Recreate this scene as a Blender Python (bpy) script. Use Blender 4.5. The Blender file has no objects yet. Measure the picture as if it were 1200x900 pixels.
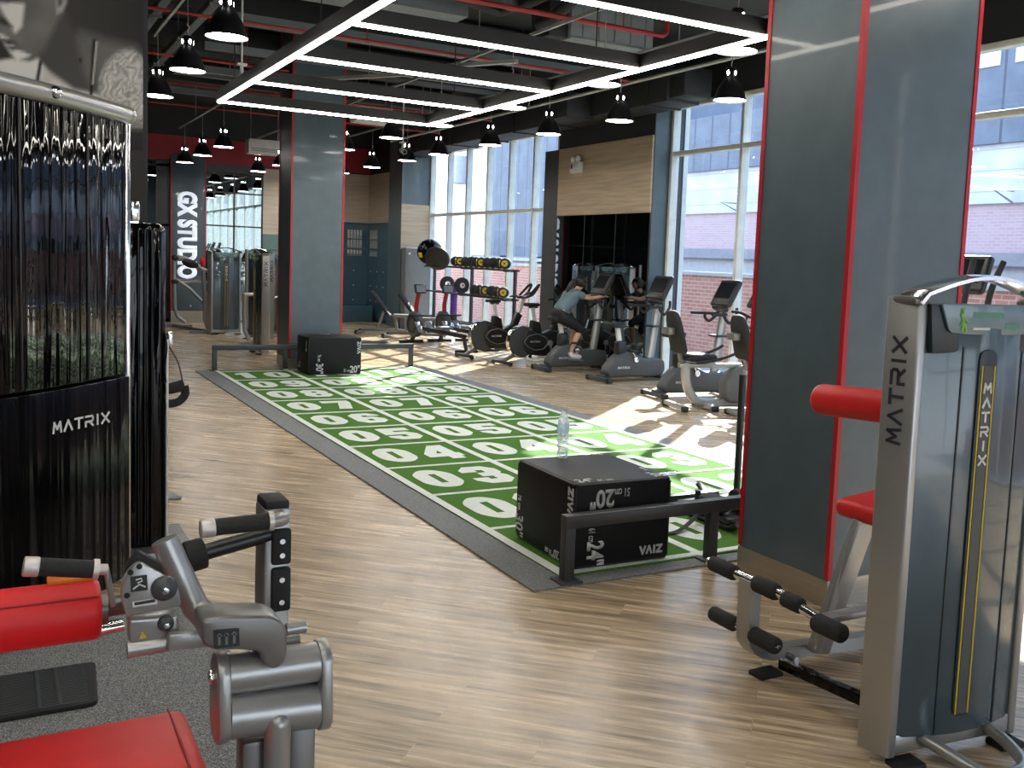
import bpy, bmesh, math, random
from mathutils import Vector, Matrix, Euler, noise
PI = math.pi
SC = bpy.context.scene
COL = SC.collection
random.seed(4)
R = math.radians

# ------------------------------------------------------------------ materials
def nd(nt, typ, **kw):
    n = nt.nodes.new(typ)
    for k, v in kw.items():
        if hasattr(n, k): setattr(n, k, v)
        else: n.inputs[k.replace('_', ' ')].default_value = v
    return n
def base_mat(name):
    m = bpy.data.materials.new(name); m.use_nodes = True
    nt = m.node_tree; b = nt.nodes['Principled BSDF']
    return m, nt, b
def mat(name, col, rough=.5, metal=0., var=.08, scale=6., spec=.5, coat=0., stretch=None, bump=0., bscale=60.):
    m, nt, b = base_mat(name)
    tc = nd(nt, 'ShaderNodeTexCoord'); mp = nd(nt, 'ShaderNodeMapping')
    if stretch: mp.inputs['Scale'].default_value = stretch
    nt.links.new(tc.outputs['Object'], mp.inputs['Vector'])
    nz = nd(nt, 'ShaderNodeTexNoise'); nz.inputs['Scale'].default_value = scale; nz.inputs['Detail'].default_value = 4
    nt.links.new(mp.outputs['Vector'], nz.inputs['Vector'])
    cr = nd(nt, 'ShaderNodeValToRGB')
    cr.color_ramp.elements[0].position = .3; cr.color_ramp.elements[1].position = .7
    cr.color_ramp.elements[0].color = (*[max(0, c*(1-var)) for c in col], 1)
    cr.color_ramp.elements[1].color = (*[min(1, c*(1+var)) for c in col], 1)
    nt.links.new(nz.outputs['Fac'], cr.inputs['Fac']); nt.links.new(cr.outputs['Color'], b.inputs['Base Color'])
    b.inputs['Roughness'].default_value = rough; b.inputs['Metallic'].default_value = metal
    b.inputs['Specular IOR Level'].default_value = spec
    b.inputs['Coat Weight'].default_value = coat; b.inputs['Coat Roughness'].default_value = .05
    if bump:
        n2 = nd(nt, 'ShaderNodeTexNoise'); n2.inputs['Scale'].default_value = bscale
        nt.links.new(tc.outputs['Object'], n2.inputs['Vector'])
        bp = nd(nt, 'ShaderNodeBump'); bp.inputs['Strength'].default_value = bump; bp.inputs['Distance'].default_value = .01
        nt.links.new(n2.outputs['Fac'], bp.inputs['Height']); nt.links.new(bp.outputs['Normal'], b.inputs['Normal'])
    return m
def emit(name, col, strength):
    m, nt, b = base_mat(name)
    b.inputs['Base Color'].default_value = (*col, 1)
    b.inputs['Emission Color'].default_value = (*col, 1); b.inputs['Emission Strength'].default_value = strength
    return m
def glass(name, tint=(.8, .9, .95), refl=1.0):
    m = bpy.data.materials.new(name); m.use_nodes = True; nt = m.node_tree; nt.nodes.clear()
    o = nd(nt, 'ShaderNodeOutputMaterial'); t = nd(nt, 'ShaderNodeBsdfTransparent'); g = nd(nt, 'ShaderNodeBsdfGlossy')
    t.inputs['Color'].default_value = (*tint, 1); g.inputs['Roughness'].default_value = .01
    g.inputs['Color'].default_value = (.9, .95, 1, 1)
    lw = nd(nt, 'ShaderNodeLayerWeight'); lw.inputs['Blend'].default_value = .5
    pw = nd(nt, 'ShaderNodeMath', operation='POWER'); pw.inputs[1].default_value = 4.5; nt.links.new(lw.outputs['Facing'], pw.inputs[0])
    f = nd(nt, 'ShaderNodeMath', operation='MULTIPLY_ADD'); f.inputs[1].default_value = .55*refl; f.inputs[2].default_value = .03; nt.links.new(pw.outputs[0], f.inputs[0])
    mx = nd(nt, 'ShaderNodeMixShader')
    nt.links.new(f.outputs[0], mx.inputs[0]); nt.links.new(t.outputs[0], mx.inputs[1]); nt.links.new(g.outputs[0], mx.inputs[2])
    nt.links.new(mx.outputs[0], o.inputs[0])
    return m
def wood_floor():
    m, nt, b = base_mat('oak_vinyl_planks'); L = nt.links.new
    tc = nd(nt, 'ShaderNodeTexCoord'); mp = nd(nt, 'ShaderNodeMapping'); mp.inputs['Rotation'].default_value = (0, 0, R(225))
    L(tc.outputs['Object'], mp.inputs['Vector'])
    br = nd(nt, 'ShaderNodeTexBrick'); br.offset = .37
    br.inputs['Color1'].default_value = (.0, .0, .0, 1); br.inputs['Color2'].default_value = (1, 1, 1, 1)
    br.inputs['Mortar'].default_value = (.35, .35, .35, 1)
    br.inputs['Scale'].default_value = 1; br.inputs['Mortar Size'].default_value = .0015
    br.inputs['Brick Width'].default_value = 1.2; br.inputs['Row Height'].default_value = .16
    L(mp.outputs['Vector'], br.inputs['Vector'])
    m2 = nd(nt, 'ShaderNodeMapping'); m2.inputs['Scale'].default_value = (1.1, 17, 1); L(mp.outputs['Vector'], m2.inputs['Vector'])
    ad = nd(nt, 'ShaderNodeVectorMath', operation='ADD'); L(m2.outputs['Vector'], ad.inputs[0]); L(br.outputs['Color'], ad.inputs[1])
    nz = nd(nt, 'ShaderNodeTexNoise'); nz.inputs['Scale'].default_value = 1.6; nz.inputs['Detail'].default_value = 6; nz.inputs['Roughness'].default_value = .6
    L(ad.outputs[0], nz.inputs['Vector'])
    cr = nd(nt, 'ShaderNodeValToRGB'); e = cr.color_ramp.elements
    e[0].position = .34; e[0].color = (.20, .136, .076, 1); e[1].position = .66; e[1].color = (.70, .54, .35, 1)
    x = e.new(.47); x.color = (.48, .355, .22, 1)
    L(nz.outputs['Fac'], cr.inputs['Fac'])
    hs = nd(nt, 'ShaderNodeMix', data_type='RGBA', blend_type='MULTIPLY'); hs.inputs[0].default_value = .16
    L(cr.outputs['Color'], hs.inputs[6]); L(br.outputs['Color'], hs.inputs[7]); L(hs.outputs[2], b.inputs['Base Color'])
    b.inputs['Roughness'].default_value = .3
    mr = nd(nt, 'ShaderNodeMapRange'); mr.inputs[3].default_value = .21; mr.inputs[4].default_value = .32
    L(nz.outputs['Fac'], mr.inputs[0]); L(mr.outputs[0], b.inputs['Roughness'])
    bp = nd(nt, 'ShaderNodeBump'); bp.inputs['Strength'].default_value = .12; bp.inputs['Distance'].default_value = .004
    L(nz.outputs['Fac'], bp.inputs['Height']); L(bp.outputs['Normal'], b.inputs['Normal'])
    return m
def wood_wall(name, c0, c1):
    m, nt, b = base_mat(name); L = nt.links.new
    tc = nd(nt, 'ShaderNodeTexCoord'); mp = nd(nt, 'ShaderNodeMapping'); mp.inputs['Scale'].default_value = (1, 1, 14)
    L(tc.outputs['Object'], mp.inputs['Vector'])
    nz = nd(nt, 'ShaderNodeTexNoise'); nz.inputs['Scale'].default_value = 1.3; nz.inputs['Detail'].default_value = 6
    L(mp.outputs['Vector'], nz.inputs['Vector'])
    cr = nd(nt, 'ShaderNodeValToRGB'); e = cr.color_ramp.elements
    e[0].position = .3; e[0].color = (*c0, 1); e[1].position = .7; e[1].color = (*c1, 1)
    L(nz.outputs['Fac'], cr.inputs['Fac']); L(cr.outputs['Color'], b.inputs['Base Color']); b.inputs['Roughness'].default_value = .5
    return m
def speckle(name, c0, c1, sc, lo, hi, rough=.9):
    m, nt, b = base_mat(name); L = nt.links.new
    tc = nd(nt, 'ShaderNodeTexCoord'); nz = nd(nt, 'ShaderNodeTexNoise'); nz.inputs['Scale'].default_value = sc; nz.inputs['Detail'].default_value = 3
    L(tc.outputs['Object'], nz.inputs['Vector'])
    cr = nd(nt, 'ShaderNodeValToRGB'); e = cr.color_ramp.elements
    e[0].position = lo; e[0].color = (*c0, 1); e[1].position = hi; e[1].color = (*c1, 1)
    L(nz.outputs['Fac'], cr.inputs['Fac']); L(cr.outputs['Color'], b.inputs['Base Color']); b.inputs['Roughness'].default_value = rough
    b.inputs['Specular IOR Level'].default_value = .2
    return m
def brick_mat(name, c1, c2, mort):
    m, nt, b = base_mat(name); L = nt.links.new
    tc = nd(nt, 'ShaderNodeTexCoord'); mp = nd(nt, 'ShaderNodeMapping'); mp.inputs['Rotation'].default_value = (R(90), 0, R(90))
    sx = nd(nt, 'ShaderNodeSeparateXYZ'); cx = nd(nt, 'ShaderNodeCombineXYZ')
    L(tc.outputs['Object'], sx.inputs[0]); L(sx.outputs[1], cx.inputs[0]); L(sx.outputs[2], cx.inputs[1])
    br = nd(nt, 'ShaderNodeTexBrick')
    br.inputs['Color1'].default_value = (*c1, 1); br.inputs['Color2'].default_value = (*c2, 1); br.inputs['Mortar'].default_value = (*mort, 1)
    br.inputs['Scale'].default_value = 1; br.inputs['Brick Width'].default_value = .26; br.inputs['Row Height'].default_value = .085; br.inputs['Mortar Size'].default_value = .012
    L(cx.outputs[0], br.inputs['Vector']); L(br.outputs['Color'], b.inputs['Base Color']); b.inputs['Roughness'].default_value = .85
    return m
def siding_mat(name, col, dark, period, gap=.08, axis=1):
    m, nt, b = base_mat(name); L = nt.links.new
    tc = nd(nt, 'ShaderNodeTexCoord'); sx = nd(nt, 'ShaderNodeSeparateXYZ'); L(tc.outputs['Object'], sx.inputs[0])
    dv = nd(nt, 'ShaderNodeMath', operation='DIVIDE'); dv.inputs[1].default_value = period; L(sx.outputs[axis], dv.inputs[0])
    fr = nd(nt, 'ShaderNodeMath', operation='FRACT'); L(dv.outputs[0], fr.inputs[0])
    lt = nd(nt, 'ShaderNodeMath', operation='LESS_THAN'); lt.inputs[1].default_value = gap; L(fr.outputs[0], lt.inputs[0])
    nz = nd(nt, 'ShaderNodeTexNoise'); nz.inputs['Scale'].default_value = 1.2; nz.inputs['Detail'].default_value = 5; L(tc.outputs['Object'], nz.inputs['Vector'])
    cr = nd(nt, 'ShaderNodeValToRGB'); e = cr.color_ramp.elements
    e[0].position = .35; e[0].color = (*[c*.85 for c in col], 1); e[1].position = .65; e[1].color = (*[min(1, c*1.12) for c in col], 1)
    L(nz.outputs['Fac'], cr.inputs['Fac'])
    mx = nd(nt, 'ShaderNodeMix', data_type='RGBA'); L(lt.outputs[0], mx.inputs[0]); L(cr.outputs['Color'], mx.inputs[6]); mx.inputs[7].default_value = (*dark, 1)
    L(mx.outputs[2], b.inputs['Base Color']); b.inputs['Roughness'].default_value = .6
    return m
def ripple(name, spec, bump, rough=.03):
    m, nt, b = base_mat(name); L = nt.links.new
    b.inputs['Base Color'].default_value = (.003, .003, .0035, 1); b.inputs['Roughness'].default_value = rough; b.inputs['Specular IOR Level'].default_value = spec
    tc = nd(nt, 'ShaderNodeTexCoord'); mp = nd(nt, 'ShaderNodeMapping'); mp.inputs['Scale'].default_value = (13, 13, .7)
    nz = nd(nt, 'ShaderNodeTexNoise'); nz.inputs['Scale'].default_value = 1.; nz.inputs['Detail'].default_value = 1.5
    bp = nd(nt, 'ShaderNodeBump'); bp.inputs['Strength'].default_value = bump; bp.inputs['Distance'].default_value = .05
    L(tc.outputs['Object'], mp.inputs['Vector']); L(mp.outputs['Vector'], nz.inputs['Vector']); L(nz.outputs['Fac'], bp.inputs['Height']); L(bp.outputs['Normal'], b.inputs['Normal'])
    return m
def attr_mat(name):
    m, nt, b = base_mat(name)
    b.inputs['Specular IOR Level'].default_value = .12
    a = nd(nt, 'ShaderNodeAttribute'); a.attribute_name = 'print'
    nt.links.new(a.outputs['Color'], b.inputs['Base Color']); b.inputs['Roughness'].default_value = .7
    return m

M = dict(
    floor=wood_floor(),
    rubber_floor=speckle('speckled_rubber', (.10, .103, .106), (.42, .425, .43), 210, .42, .66),
    grey_mat=speckle('grey_rubber_border', (.16, .165, .168), (.28, .285, .29), 120, .4, .65),
    turf=speckle('green_turf', (.042, .125, .015), (.10, .225, .036), 160, .35, .68, .95),
    turf_white=speckle('white_turf', (.6, .64, .58), (.8, .83, .78), 160, .35, .65, .95),
    ceil=mat('black_ceiling_paint', (.035, .038, .042), .8),
    duct_black=mat('black_duct_paint', (.012, .014, .016), .6), beam_black=mat('black_aluminium', (.006, .006, .007), .5),
    duct_grey=mat('grey_galvanised_duct', (.22, .25, .26), .5, .2),
    tray=mat('grey_cable_tray', (.16, .18, .2), .5, .3),
    pipe_red=mat('red_sprinkler_pipe', (.32, .02, .025), .5),
    conduit=mat('pale_conduit', (.42, .43, .42), .4, .5),
    black_wall=mat('black_wall_paint', (.014, .016, .019), .6),
    slate=mat('slate_blue_panel', (.082, .118, .142), .4, coat=.2),
    slate_dark=mat('dark_slate_panel', (.05, .056, .062), .45),
    red_trim=mat('red_trim', (.46, .012, .024), .4),
    red_wall=mat('dark_red_wall', (.28, .008, .018), .55),
    steel_skirt=mat('brushed_steel_skirting', (.5, .46, .4), .3, .8, stretch=(1, 1, 20)),
    oak=wood_wall('oak_wall_panel', (.42, .33, .235), (.58, .47, .35)),
    oak_dark=wood_wall('brown_wood_wall', (.48, .40, .31), (.6, .51, .41)),
    blue_panel=mat('blue_gloss_panel', (.06, .125, .17), .25, coat=.2),
    green_panel=mat('green_panel', (.12, .2, .19), .4),
    mirror=mat('dark_mirror', (.36, .40, .42), .015, 1., var=.01),
    dark_glass=mat('dark_mirror_glass', (.24, .28, .29), .01, 1., var=.01),
    white_frame=mat('white_window_frame', (.72, .76, .73), .4),
    glass=glass('window_glass', (.86, .89, .91)),
    silver=mat('silver_powder_coat', (.38, .38, .375), .30, .55, var=.04),
    silver_dark=mat('grey_powder_coat', (.20, .195, .19), .34, .5, var=.04),
    chrome=mat('chrome', (.8, .81, .82), .12, 1., var=.02),
    black_gloss=ripple('black_gloss_acrylic', .30, .8), black_shroud=ripple('black_shroud_plastic', .05, .5, .12),
    black_plastic=mat('black_plastic', (.014, .014, .015), .4),
    black_matte=mat('black_rubber', (.012, .012, .013), .75),
    satin=mat('satin_aluminium', (.66, .62, .60), .38, .4, var=.03),
    grip=mat('black_foam_grip', (.022, .022, .023), .85, bump=.3),
    dark_grey=mat('dark_grey_plastic', (.06, .067, .073), .45),
    mid_grey=mat('mid_grey_plastic', (.16, .165, .17), .5),
    red_vinyl=mat('red_vinyl', (.72, .022, .026), .45, var=.04, spec=.35, bump=.05, bscale=180),
    seam_red=mat('dark_red_piping', (.36, .012, .015), .5),
    smoke=mat('smoke_blue_shroud', (.05, .076, .094), .2, .0, coat=.6),
    smoke_dark=mat('dark_smoke_groove', (.012, .02, .026), .4),
    display=mat('pale_blue_display', (.13, .20, .25), .25, coat=.5),
    green_ink=mat('green_ink', (.25, .55, .12), .5),
    teal_ink=mat('teal_ink', (.10, .28, .22), .5),
    yellow=mat('yellow_line', (.62, .46, .03), .5),
    sign=emit('backlit_sign_white', (.82, .88, 1), .5),
    white=mat('white_paint', (.75, .76, .77), .5),
    pale=mat('pale_print', (.55, .57, .58), .6),
    ink=mat('dark_ink', (.03, .03, .04), .5),
    barrier=mat('dark_grey_steel_barrier', (.055, .058, .062), .42, .3),
    foam=mat('black_foam_vinyl', (.005, .0055, .0065), .5, spec=.25, bump=.1, bscale=240),
    foam_seam=mat('black_vinyl_seam', (.012, .012, .013), .5),
    led=emit('led_tube', (1, .95, .84), 20.),
    lamp_in=emit('lamp_diffuser', (1, .97, .92), 40.),
    lamp_black=mat('black_lamp_enamel', (.01, .01, .012), .35),
    white_plastic=mat('white_plastic', (.7, .71, .7), .4),
    screen=mat('dark_screen', (.012, .015, .018), .12),
    skin=mat('skin', (.62, .36, .25), .55),
    hair=mat('black_hair', (.008, .007, .007), .5),
    shirt=mat('grey_teal_shirt', (.13, .19, .215), .8),
    pants=mat('black_leggings', (.008, .008, .01), .7),
    shoe=mat('white_trainers', (.75, .75, .76), .6),
    purple=mat('purple_foam', (.10, .03, .24), .6),
    olive=mat('green_bag', (.08, .11, .04), .7),
    plank_brick=brick_mat('street_brick', (.58, .22, .16), (.68, .32, .24), (.66, .5, .44)),
    siding=siding_mat('blue_grey_siding', (.15, .185, .25), (.08, .10, .14), 1.0),
    siding_white=siding_mat('white_corrugated_wall', (.62, .65, .7), (.45, .48, .53), .55, .06, 2),
    pink=brick_mat('faded_pink_brick', (.52, .36, .385), (.57, .42, .44), (.58, .48, .5)),
    concrete=mat('pale_concrete', (.5, .5, .52), .8),
    concrete_dark=mat('grey_concrete', (.30, .29, .32), .8),
    paving=mat('street_paving', (.3, .3, .3), .9),
    leaf=mat('leaf_green', (.09, .14, .05), .7, var=.4, scale=20),
    poster=attr_mat('black_and_white_photo_print'),
    bottle=None, water=None,
)
def clear_plastic():
    m = glass('clear_bottle_plastic', (.93, .95, .96), 1.5); nt = m.node_tree; L = nt.links.new
    o = nt.nodes['Material Output']; mx = nt.nodes['Mix Shader']; df = nd(nt, 'ShaderNodeBsdfTranslucent'); df.inputs['Color'].default_value = (.9, .94, .97, 1)
    tc = nd(nt, 'ShaderNodeTexCoord'); nz = nd(nt, 'ShaderNodeTexNoise'); nz.inputs['Scale'].default_value = 45; L(tc.outputs['Object'], nz.inputs['Vector'])
    mr = nd(nt, 'ShaderNodeMapRange'); mr.inputs[1].default_value = .45; mr.inputs[2].default_value = .7; mr.inputs[3].default_value = .34; mr.inputs[4].default_value = .9; L(nz.outputs['Fac'], mr.inputs[0])
    m2 = nd(nt, 'ShaderNodeMixShader'); L(mr.outputs[0], m2.inputs[0]); L(mx.outputs[0], m2.inputs[1]); L(df.outputs[0], m2.inputs[2]); L(m2.outputs[0], o.inputs[0])
    return m
M['bottle'] = clear_plastic()
def label_film():
    m = M['bottle'].copy(); m.name = 'pale_label_film'; nt = m.node_tree
    mr = nt.nodes['Map Range']; mr.inputs[3].default_value = .55; mr.inputs[4].default_value = .8
    nt.nodes['Translucent BSDF'].inputs['Color'].default_value = (.62, .74, .9, 1)
    return m
M['label'] = label_film()

# ------------------------------------------------------------------ mesh helpers
def frame_to(p0, p1):
    d = (Vector(p1)-Vector(p0)); z = d.normalized()
    up = Vector((0, 0, 1)) if abs(z.z) < .95 else Vector((1, 0, 0))
    x = up.cross(z).normalized(); y = z.cross(x)
    return Matrix(((x.x, y.x, z.x, p0[0]), (x.y, y.y, z.y, p0[1]), (x.z, y.z, z.z, p0[2]), (0, 0, 0, 1))), d.length
def spline(pts, n=6):
    P = [Vector(p) for p in pts]
    if len(P) < 3: return P
    out = []
    for i in range(len(P)-1):
        a = P[max(i-1, 0)]; b = P[i]; c = P[i+1]; d = P[min(i+2, len(P)-1)]
        for k in range(n):
            t = k/n
            out.append(.5*((2*b)+(c-a)*t+(2*a-5*b+4*c-d)*t*t+(3*b-a-3*c+d)*t**3))
    out.append(P[-1]); return out
def rounded(pts, r, n=4, closed=True):
    """2-D polygon with its corners rounded by r."""
    P = [Vector((p[0], p[1])) for p in pts]; out = []
    N = len(P)
    for i in range(N):
        a, b, c = P[i-1], P[i], P[(i+1) % N]
        ra = min(r, (a-b).length*.45, (c-b).length*.45)
        p = b+(a-b).normalized()*ra; q = b+(c-b).normalized()*ra
        for k in range(n+1):
            t = k/n
            out.append(((1-t)**2*p+2*t*(1-t)*b+t*t*q)[:])
    return out
class MB:
    def __init__(s): s.bm = bmesh.new()
    def merge(s, bm, mtx=None):
        if mtx is not None: bmesh.ops.transform(bm, matrix=mtx, verts=bm.verts)
        me = bpy.data.meshes.new('tmp'); bm.to_mesh(me); bm.free(); s.bm.from_mesh(me); bpy.data.meshes.remove(me); return s
    def box(s, c, d, bev=0., rot=None, seg=2):
        b = bmesh.new(); bmesh.ops.create_cube(b, size=1)
        bmesh.ops.scale(b, vec=d, verts=b.verts)
        if bev > 0: bmesh.ops.bevel(b, geom=b.edges[:], offset=min(bev, min(d)*.49), segments=seg, affect='EDGES', profile=.5)
        m = Matrix.Translation(c)
        if rot is not None: m = m @ rot.to_4x4()
        return s.merge(b, m)
    def bar(s, p0, p1, w, h, bev=0., roll=0.):
        m, L = frame_to(p0, p1)
        b = bmesh.new(); bmesh.ops.create_cube(b, size=1); bmesh.ops.scale(b, vec=(w, h, L), verts=b.verts)
        if bev: bmesh.ops.bevel(b, geom=b.edges[:], offset=min(bev, w*.49, h*.49), segments=2, affect='EDGES', profile=.5)
        return s.merge(b, m @ Matrix.Rotation(roll, 4, 'Z') @ Matrix.Translation((0, 0, L/2)))
    def cyl(s, p0, p1, r, r1=None, n=20, bev=0.):
        r1 = r if r1 is None else r1
        m, L = frame_to(p0, p1)
        if bev:
            bev = min(bev, r*.95, L*.48)
            pr = [(0, 0)]+[(r-bev+bev*math.sin(a), bev-bev*math.cos(a)) for a in (0, PI/6, PI/3, PI/2)]+[(r1-bev+bev*math.cos(a), L-bev+bev*math.sin(a)) for a in (0, PI/6, PI/3, PI/2)]+[(0, L)]
        else: pr = [(0, 0), (r, 0), (r1, L), (0, L)]
        return s.lathe(pr, n, m)
    def lathe(s, prof, n=24, mtx=None):
        b = bmesh.new(); rings = []
        for r, z in prof:
            if r < 1e-6: rings.append([b.verts.new((0, 0, z))])
            else: rings.append([b.verts.new((r*math.cos(2*PI*k/n), r*math.sin(2*PI*k/n), z)) for k in range(n)])
        for a, c in zip(rings, rings[1:]):
            for k in range(n):
                k2 = (k+1) % n
                if len(a) == 1 and len(c) == 1: continue
                if len(a) == 1: b.faces.new((a[0], c[k2], c[k]))
                elif len(c) == 1: b.faces.new((a[k], a[k2], c[0]))
                else: b.faces.new((a[k], a[k2], c[k2], c[k]))
        bmesh.ops.recalc_face_normals(b, faces=b.faces)
        return s.merge(b, mtx)
    def tube(s, pts, r, n=10, smooth=0, closed=False, sec=None):
        P = spline(pts, smooth) if smooth else [Vector(p) for p in pts]
        if not smooth:
            pass
        sec = sec or [(math.cos(2*PI*k/n), math.sin(2*PI*k/n)) for k in range(n)]
        rr = r if isinstance(r, (list, tuple)) else None
        b = bmesh.new(); rings = []; N = len(P)
        T = []
        for i in range(N):
            if closed: t = P[(i+1) % N]-P[i-1]
            else:
                t = (P[min(i+1, N-1)]-P[i]).normalized()+(P[i]-P[max(i-1, 0)]).normalized()
                if t.length < 1e-6: t = P[min(i+1, N-1)]-P[max(i-1, 0)]
            T.append(t.normalized())
        up = Vector((0, 0, 1)) if abs(T[0].z) < .9 else Vector((1, 0, 0))
        x = up.cross(T[0]).normalized()
        for i in range(N):
            x = (x-T[i]*x.dot(T[i])).normalized(); y = T[i].cross(x)
            sc = 1.
            if 0 < i < N-1 and not closed:
                ca = (P[i+1]-P[i]).normalized().dot(T[i]); sc = 1/max(ca, .6)
            if rr is None: rx = ry = r
            elif len(rr) == N: rx = ry = rr[i]
            else: rx, ry = rr
            rings.append([b.verts.new(P[i]+x*u*rx+y*v*ry) for u, v in sec])
        m = len(sec)
        for i in range(N if closed else N-1):
            a, c = rings[i], rings[(i+1) % N]
            for k in range(m): b.faces.new((a[k], a[(k+1) % m], c[(k+1) % m], c[k]))
        if not closed:
            b.faces.new(rings[0][::-1]); b.faces.new(rings[-1])
        bmesh.ops.recalc_face_normals(b, faces=b.faces)
        return s.merge(b)
    def prism(s, pts, depth, mtx=None, bev=0., seg=2):
        b = bmesh.new()
        lo = [b.verts.new((p[0], p[1], 0)) for p in pts]
        f = b.faces.new(lo)
        e = bmesh.ops.extrude_face_region(b, geom=[f]); vs = [v for v in e['geom'] if isinstance(v, bmesh.types.BMVert)]
        bmesh.ops.translate(b, vec=(0, 0, depth), verts=vs)
        bmesh.ops.recalc_face_normals(b, faces=b.faces)
        if bev:
            caps = [ed for ed in b.edges if abs(ed.verts[0].co.z-ed.verts[1].co.z) < 1e-7]
            bmesh.ops.bevel(b, geom=caps, offset=bev, segments=seg, affect='EDGES', profile=.5)
        return s.merge(b, mtx)
    def ball(s, c, r, sc=(1, 1, 1), n=20, rot=None):
        b = bmesh.new(); bmesh.ops.create_uvsphere(b, u_segments=n, v_segments=max(8, n*2//3), radius=r)
        m = Matrix.Translation(c) @ (rot if rot is not None else Matrix()) @ Matrix.Diagonal((*sc, 1))
        return s.merge(b, m)
    def mesh(s, me, mtx):
        b = bmesh.new(); b.from_mesh(me); return s.merge(b, mtx)
    def quad(s, pts):
        s.bm.faces.new([s.bm.verts.new(p) for p in pts]); return s
    def done(s, name, m, parent=None, loc=None, rot=None, ang=38):
        me = bpy.data.meshes.new(name); s.bm.to_mesh(me); s.bm.free()
        for ml in (m if isinstance(m, (list, tuple)) else [m]): me.materials.append(ml)
        if ang:
            me.polygons.foreach_set('use_smooth', [True]*len(me.polygons)); me.set_sharp_from_angle(angle=R(ang))
        o = bpy.data.objects.new(name, me); COL.objects.link(o)
        if parent is not None: o.parent = parent
        if loc is not None: o.location = loc
        if rot is not None: o.rotation_euler = rot
        return o
def each(mb, name, m, parent=None, loc=None, ang=38):
    """every loose piece of the shape as an object of its own."""
    bm = mb.bm; bm.verts.index_update(); bm.verts.ensure_lookup_table(); seen = set(); out = []
    for v0 in bm.verts:
        if v0.index in seen: continue
        st, isl = [v0], []; seen.add(v0.index)
        while st:
            v = st.pop(); isl.append(v)
            for e in v.link_edges:
                o = e.other_vert(v)
                if o.index not in seen: seen.add(o.index); st.append(o)
        b2 = MB(); mp = {v.index: b2.bm.verts.new(v.co) for v in isl}
        for f in {f for v in isl for f in v.link_faces}: b2.bm.faces.new([mp[v.index] for v in f.verts])
        out.append(b2.done(name, m, parent, loc, ang=ang))
    bm.free(); return out
def MX(x, y, z, loc=(0, 0, 0)):
    """matrix whose columns are the given axes."""
    return Matrix(((x[0], y[0], z[0], loc[0]), (x[1], y[1], z[1], loc[1]), (x[2], y[2], z[2], loc[2]), (0, 0, 0, 1)))
XZ = lambda loc: MX((1, 0, 0), (0, 0, 1), (0, -1, 0), loc)     # drawing in x-z, extruded towards -y
YZ = lambda loc: MX((0, -1, 0), (0, 0, 1), (-1, 0, 0), loc)    # drawing seen from -x (right = -y), extruded towards -x
def poly_mesh(polys, extrude=0.):
    cu = bpy.data.curves.new('c', 'CURVE'); cu.dimensions = '2D'; cu.fill_mode = 'BOTH'; cu.extrude = extrude
    for p in polys:
        sp = cu.splines.new('POLY'); sp.points.add(len(p)-1); sp.use_cyclic_u = True
        for q, v in zip(sp.points, p): q.co = (v[0], v[1], 0, 1)
    ob = bpy.data.objects.new('c', cu); me = bpy.data.meshes.new_from_object(ob)
    bpy.data.objects.remove(ob); bpy.data.curves.remove(cu); return me
def text_mesh(body, w=None, h=None, bold=.0, extrude=.004):
    cu = bpy.data.curves.new('t', 'FONT'); cu.body = body; cu.size = 1; cu.offset = bold; cu.extrude = 0; cu.resolution_u = 4
    ob = bpy.data.objects.new('t', cu); me = bpy.data.meshes.new_from_object(ob)
    bpy.data.objects.remove(ob); bpy.data.curves.remove(cu)
    xs = [v.co.x for v in me.vertices]; ys = [v.co.y for v in me.vertices]
    x0, x1, y0, y1 = min(xs), max(xs), min(ys), max(ys)
    kx = (w/(x1-x0)) if w else None; ky = (h/(y1-y0)) if h else None
    kx = kx or ky; ky = ky or kx
    for v in me.vertices: v.co = ((v.co.x-(x0+x1)/2)*kx, (v.co.y-(y0+y1)/2)*ky, 0)
    bm = bmesh.new(); bm.from_mesh(me)
    if extrude:
        e = bmesh.ops.extrude_face_region(bm, geom=bm.faces[:]); bmesh.ops.translate(bm, vec=(0, 0, extrude), verts=[v for v in e['geom'] if isinstance(v, bmesh.types.BMVert)])
        bmesh.ops.recalc_face_normals(bm, faces=bm.faces)
    bm.to_mesh(me); bm.free(); return me
GLY = {  # wide technical capitals as strokes on a 1 x 1 cell
    'M': [[(0, 0), (.12, 1), (.5, .35), (.88, 1), (1, 0)]], 'A': [[(0, 0), (.5, 1), (1, 0)]], 'T': [[(0, 1), (1, 1)], [(.5, 1), (.5, 0)]],
    'R': [[(0, 0), (0, .45), (.85, .45), (1, .6), (1, .85), (.85, 1), (0, 1)], [(.5, .45), (1, 0)]], 'I': [[(.5, 0), (.5, 1)]],
    'X': [[(0, 0), (1, 1)], [(0, 1), (1, 0)]], 'Z': [[(0, 1), (1, 1), (0, 0), (1, 0)]], 'V': [[(0, 1), (.5, 0), (1, 1)]]}
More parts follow.
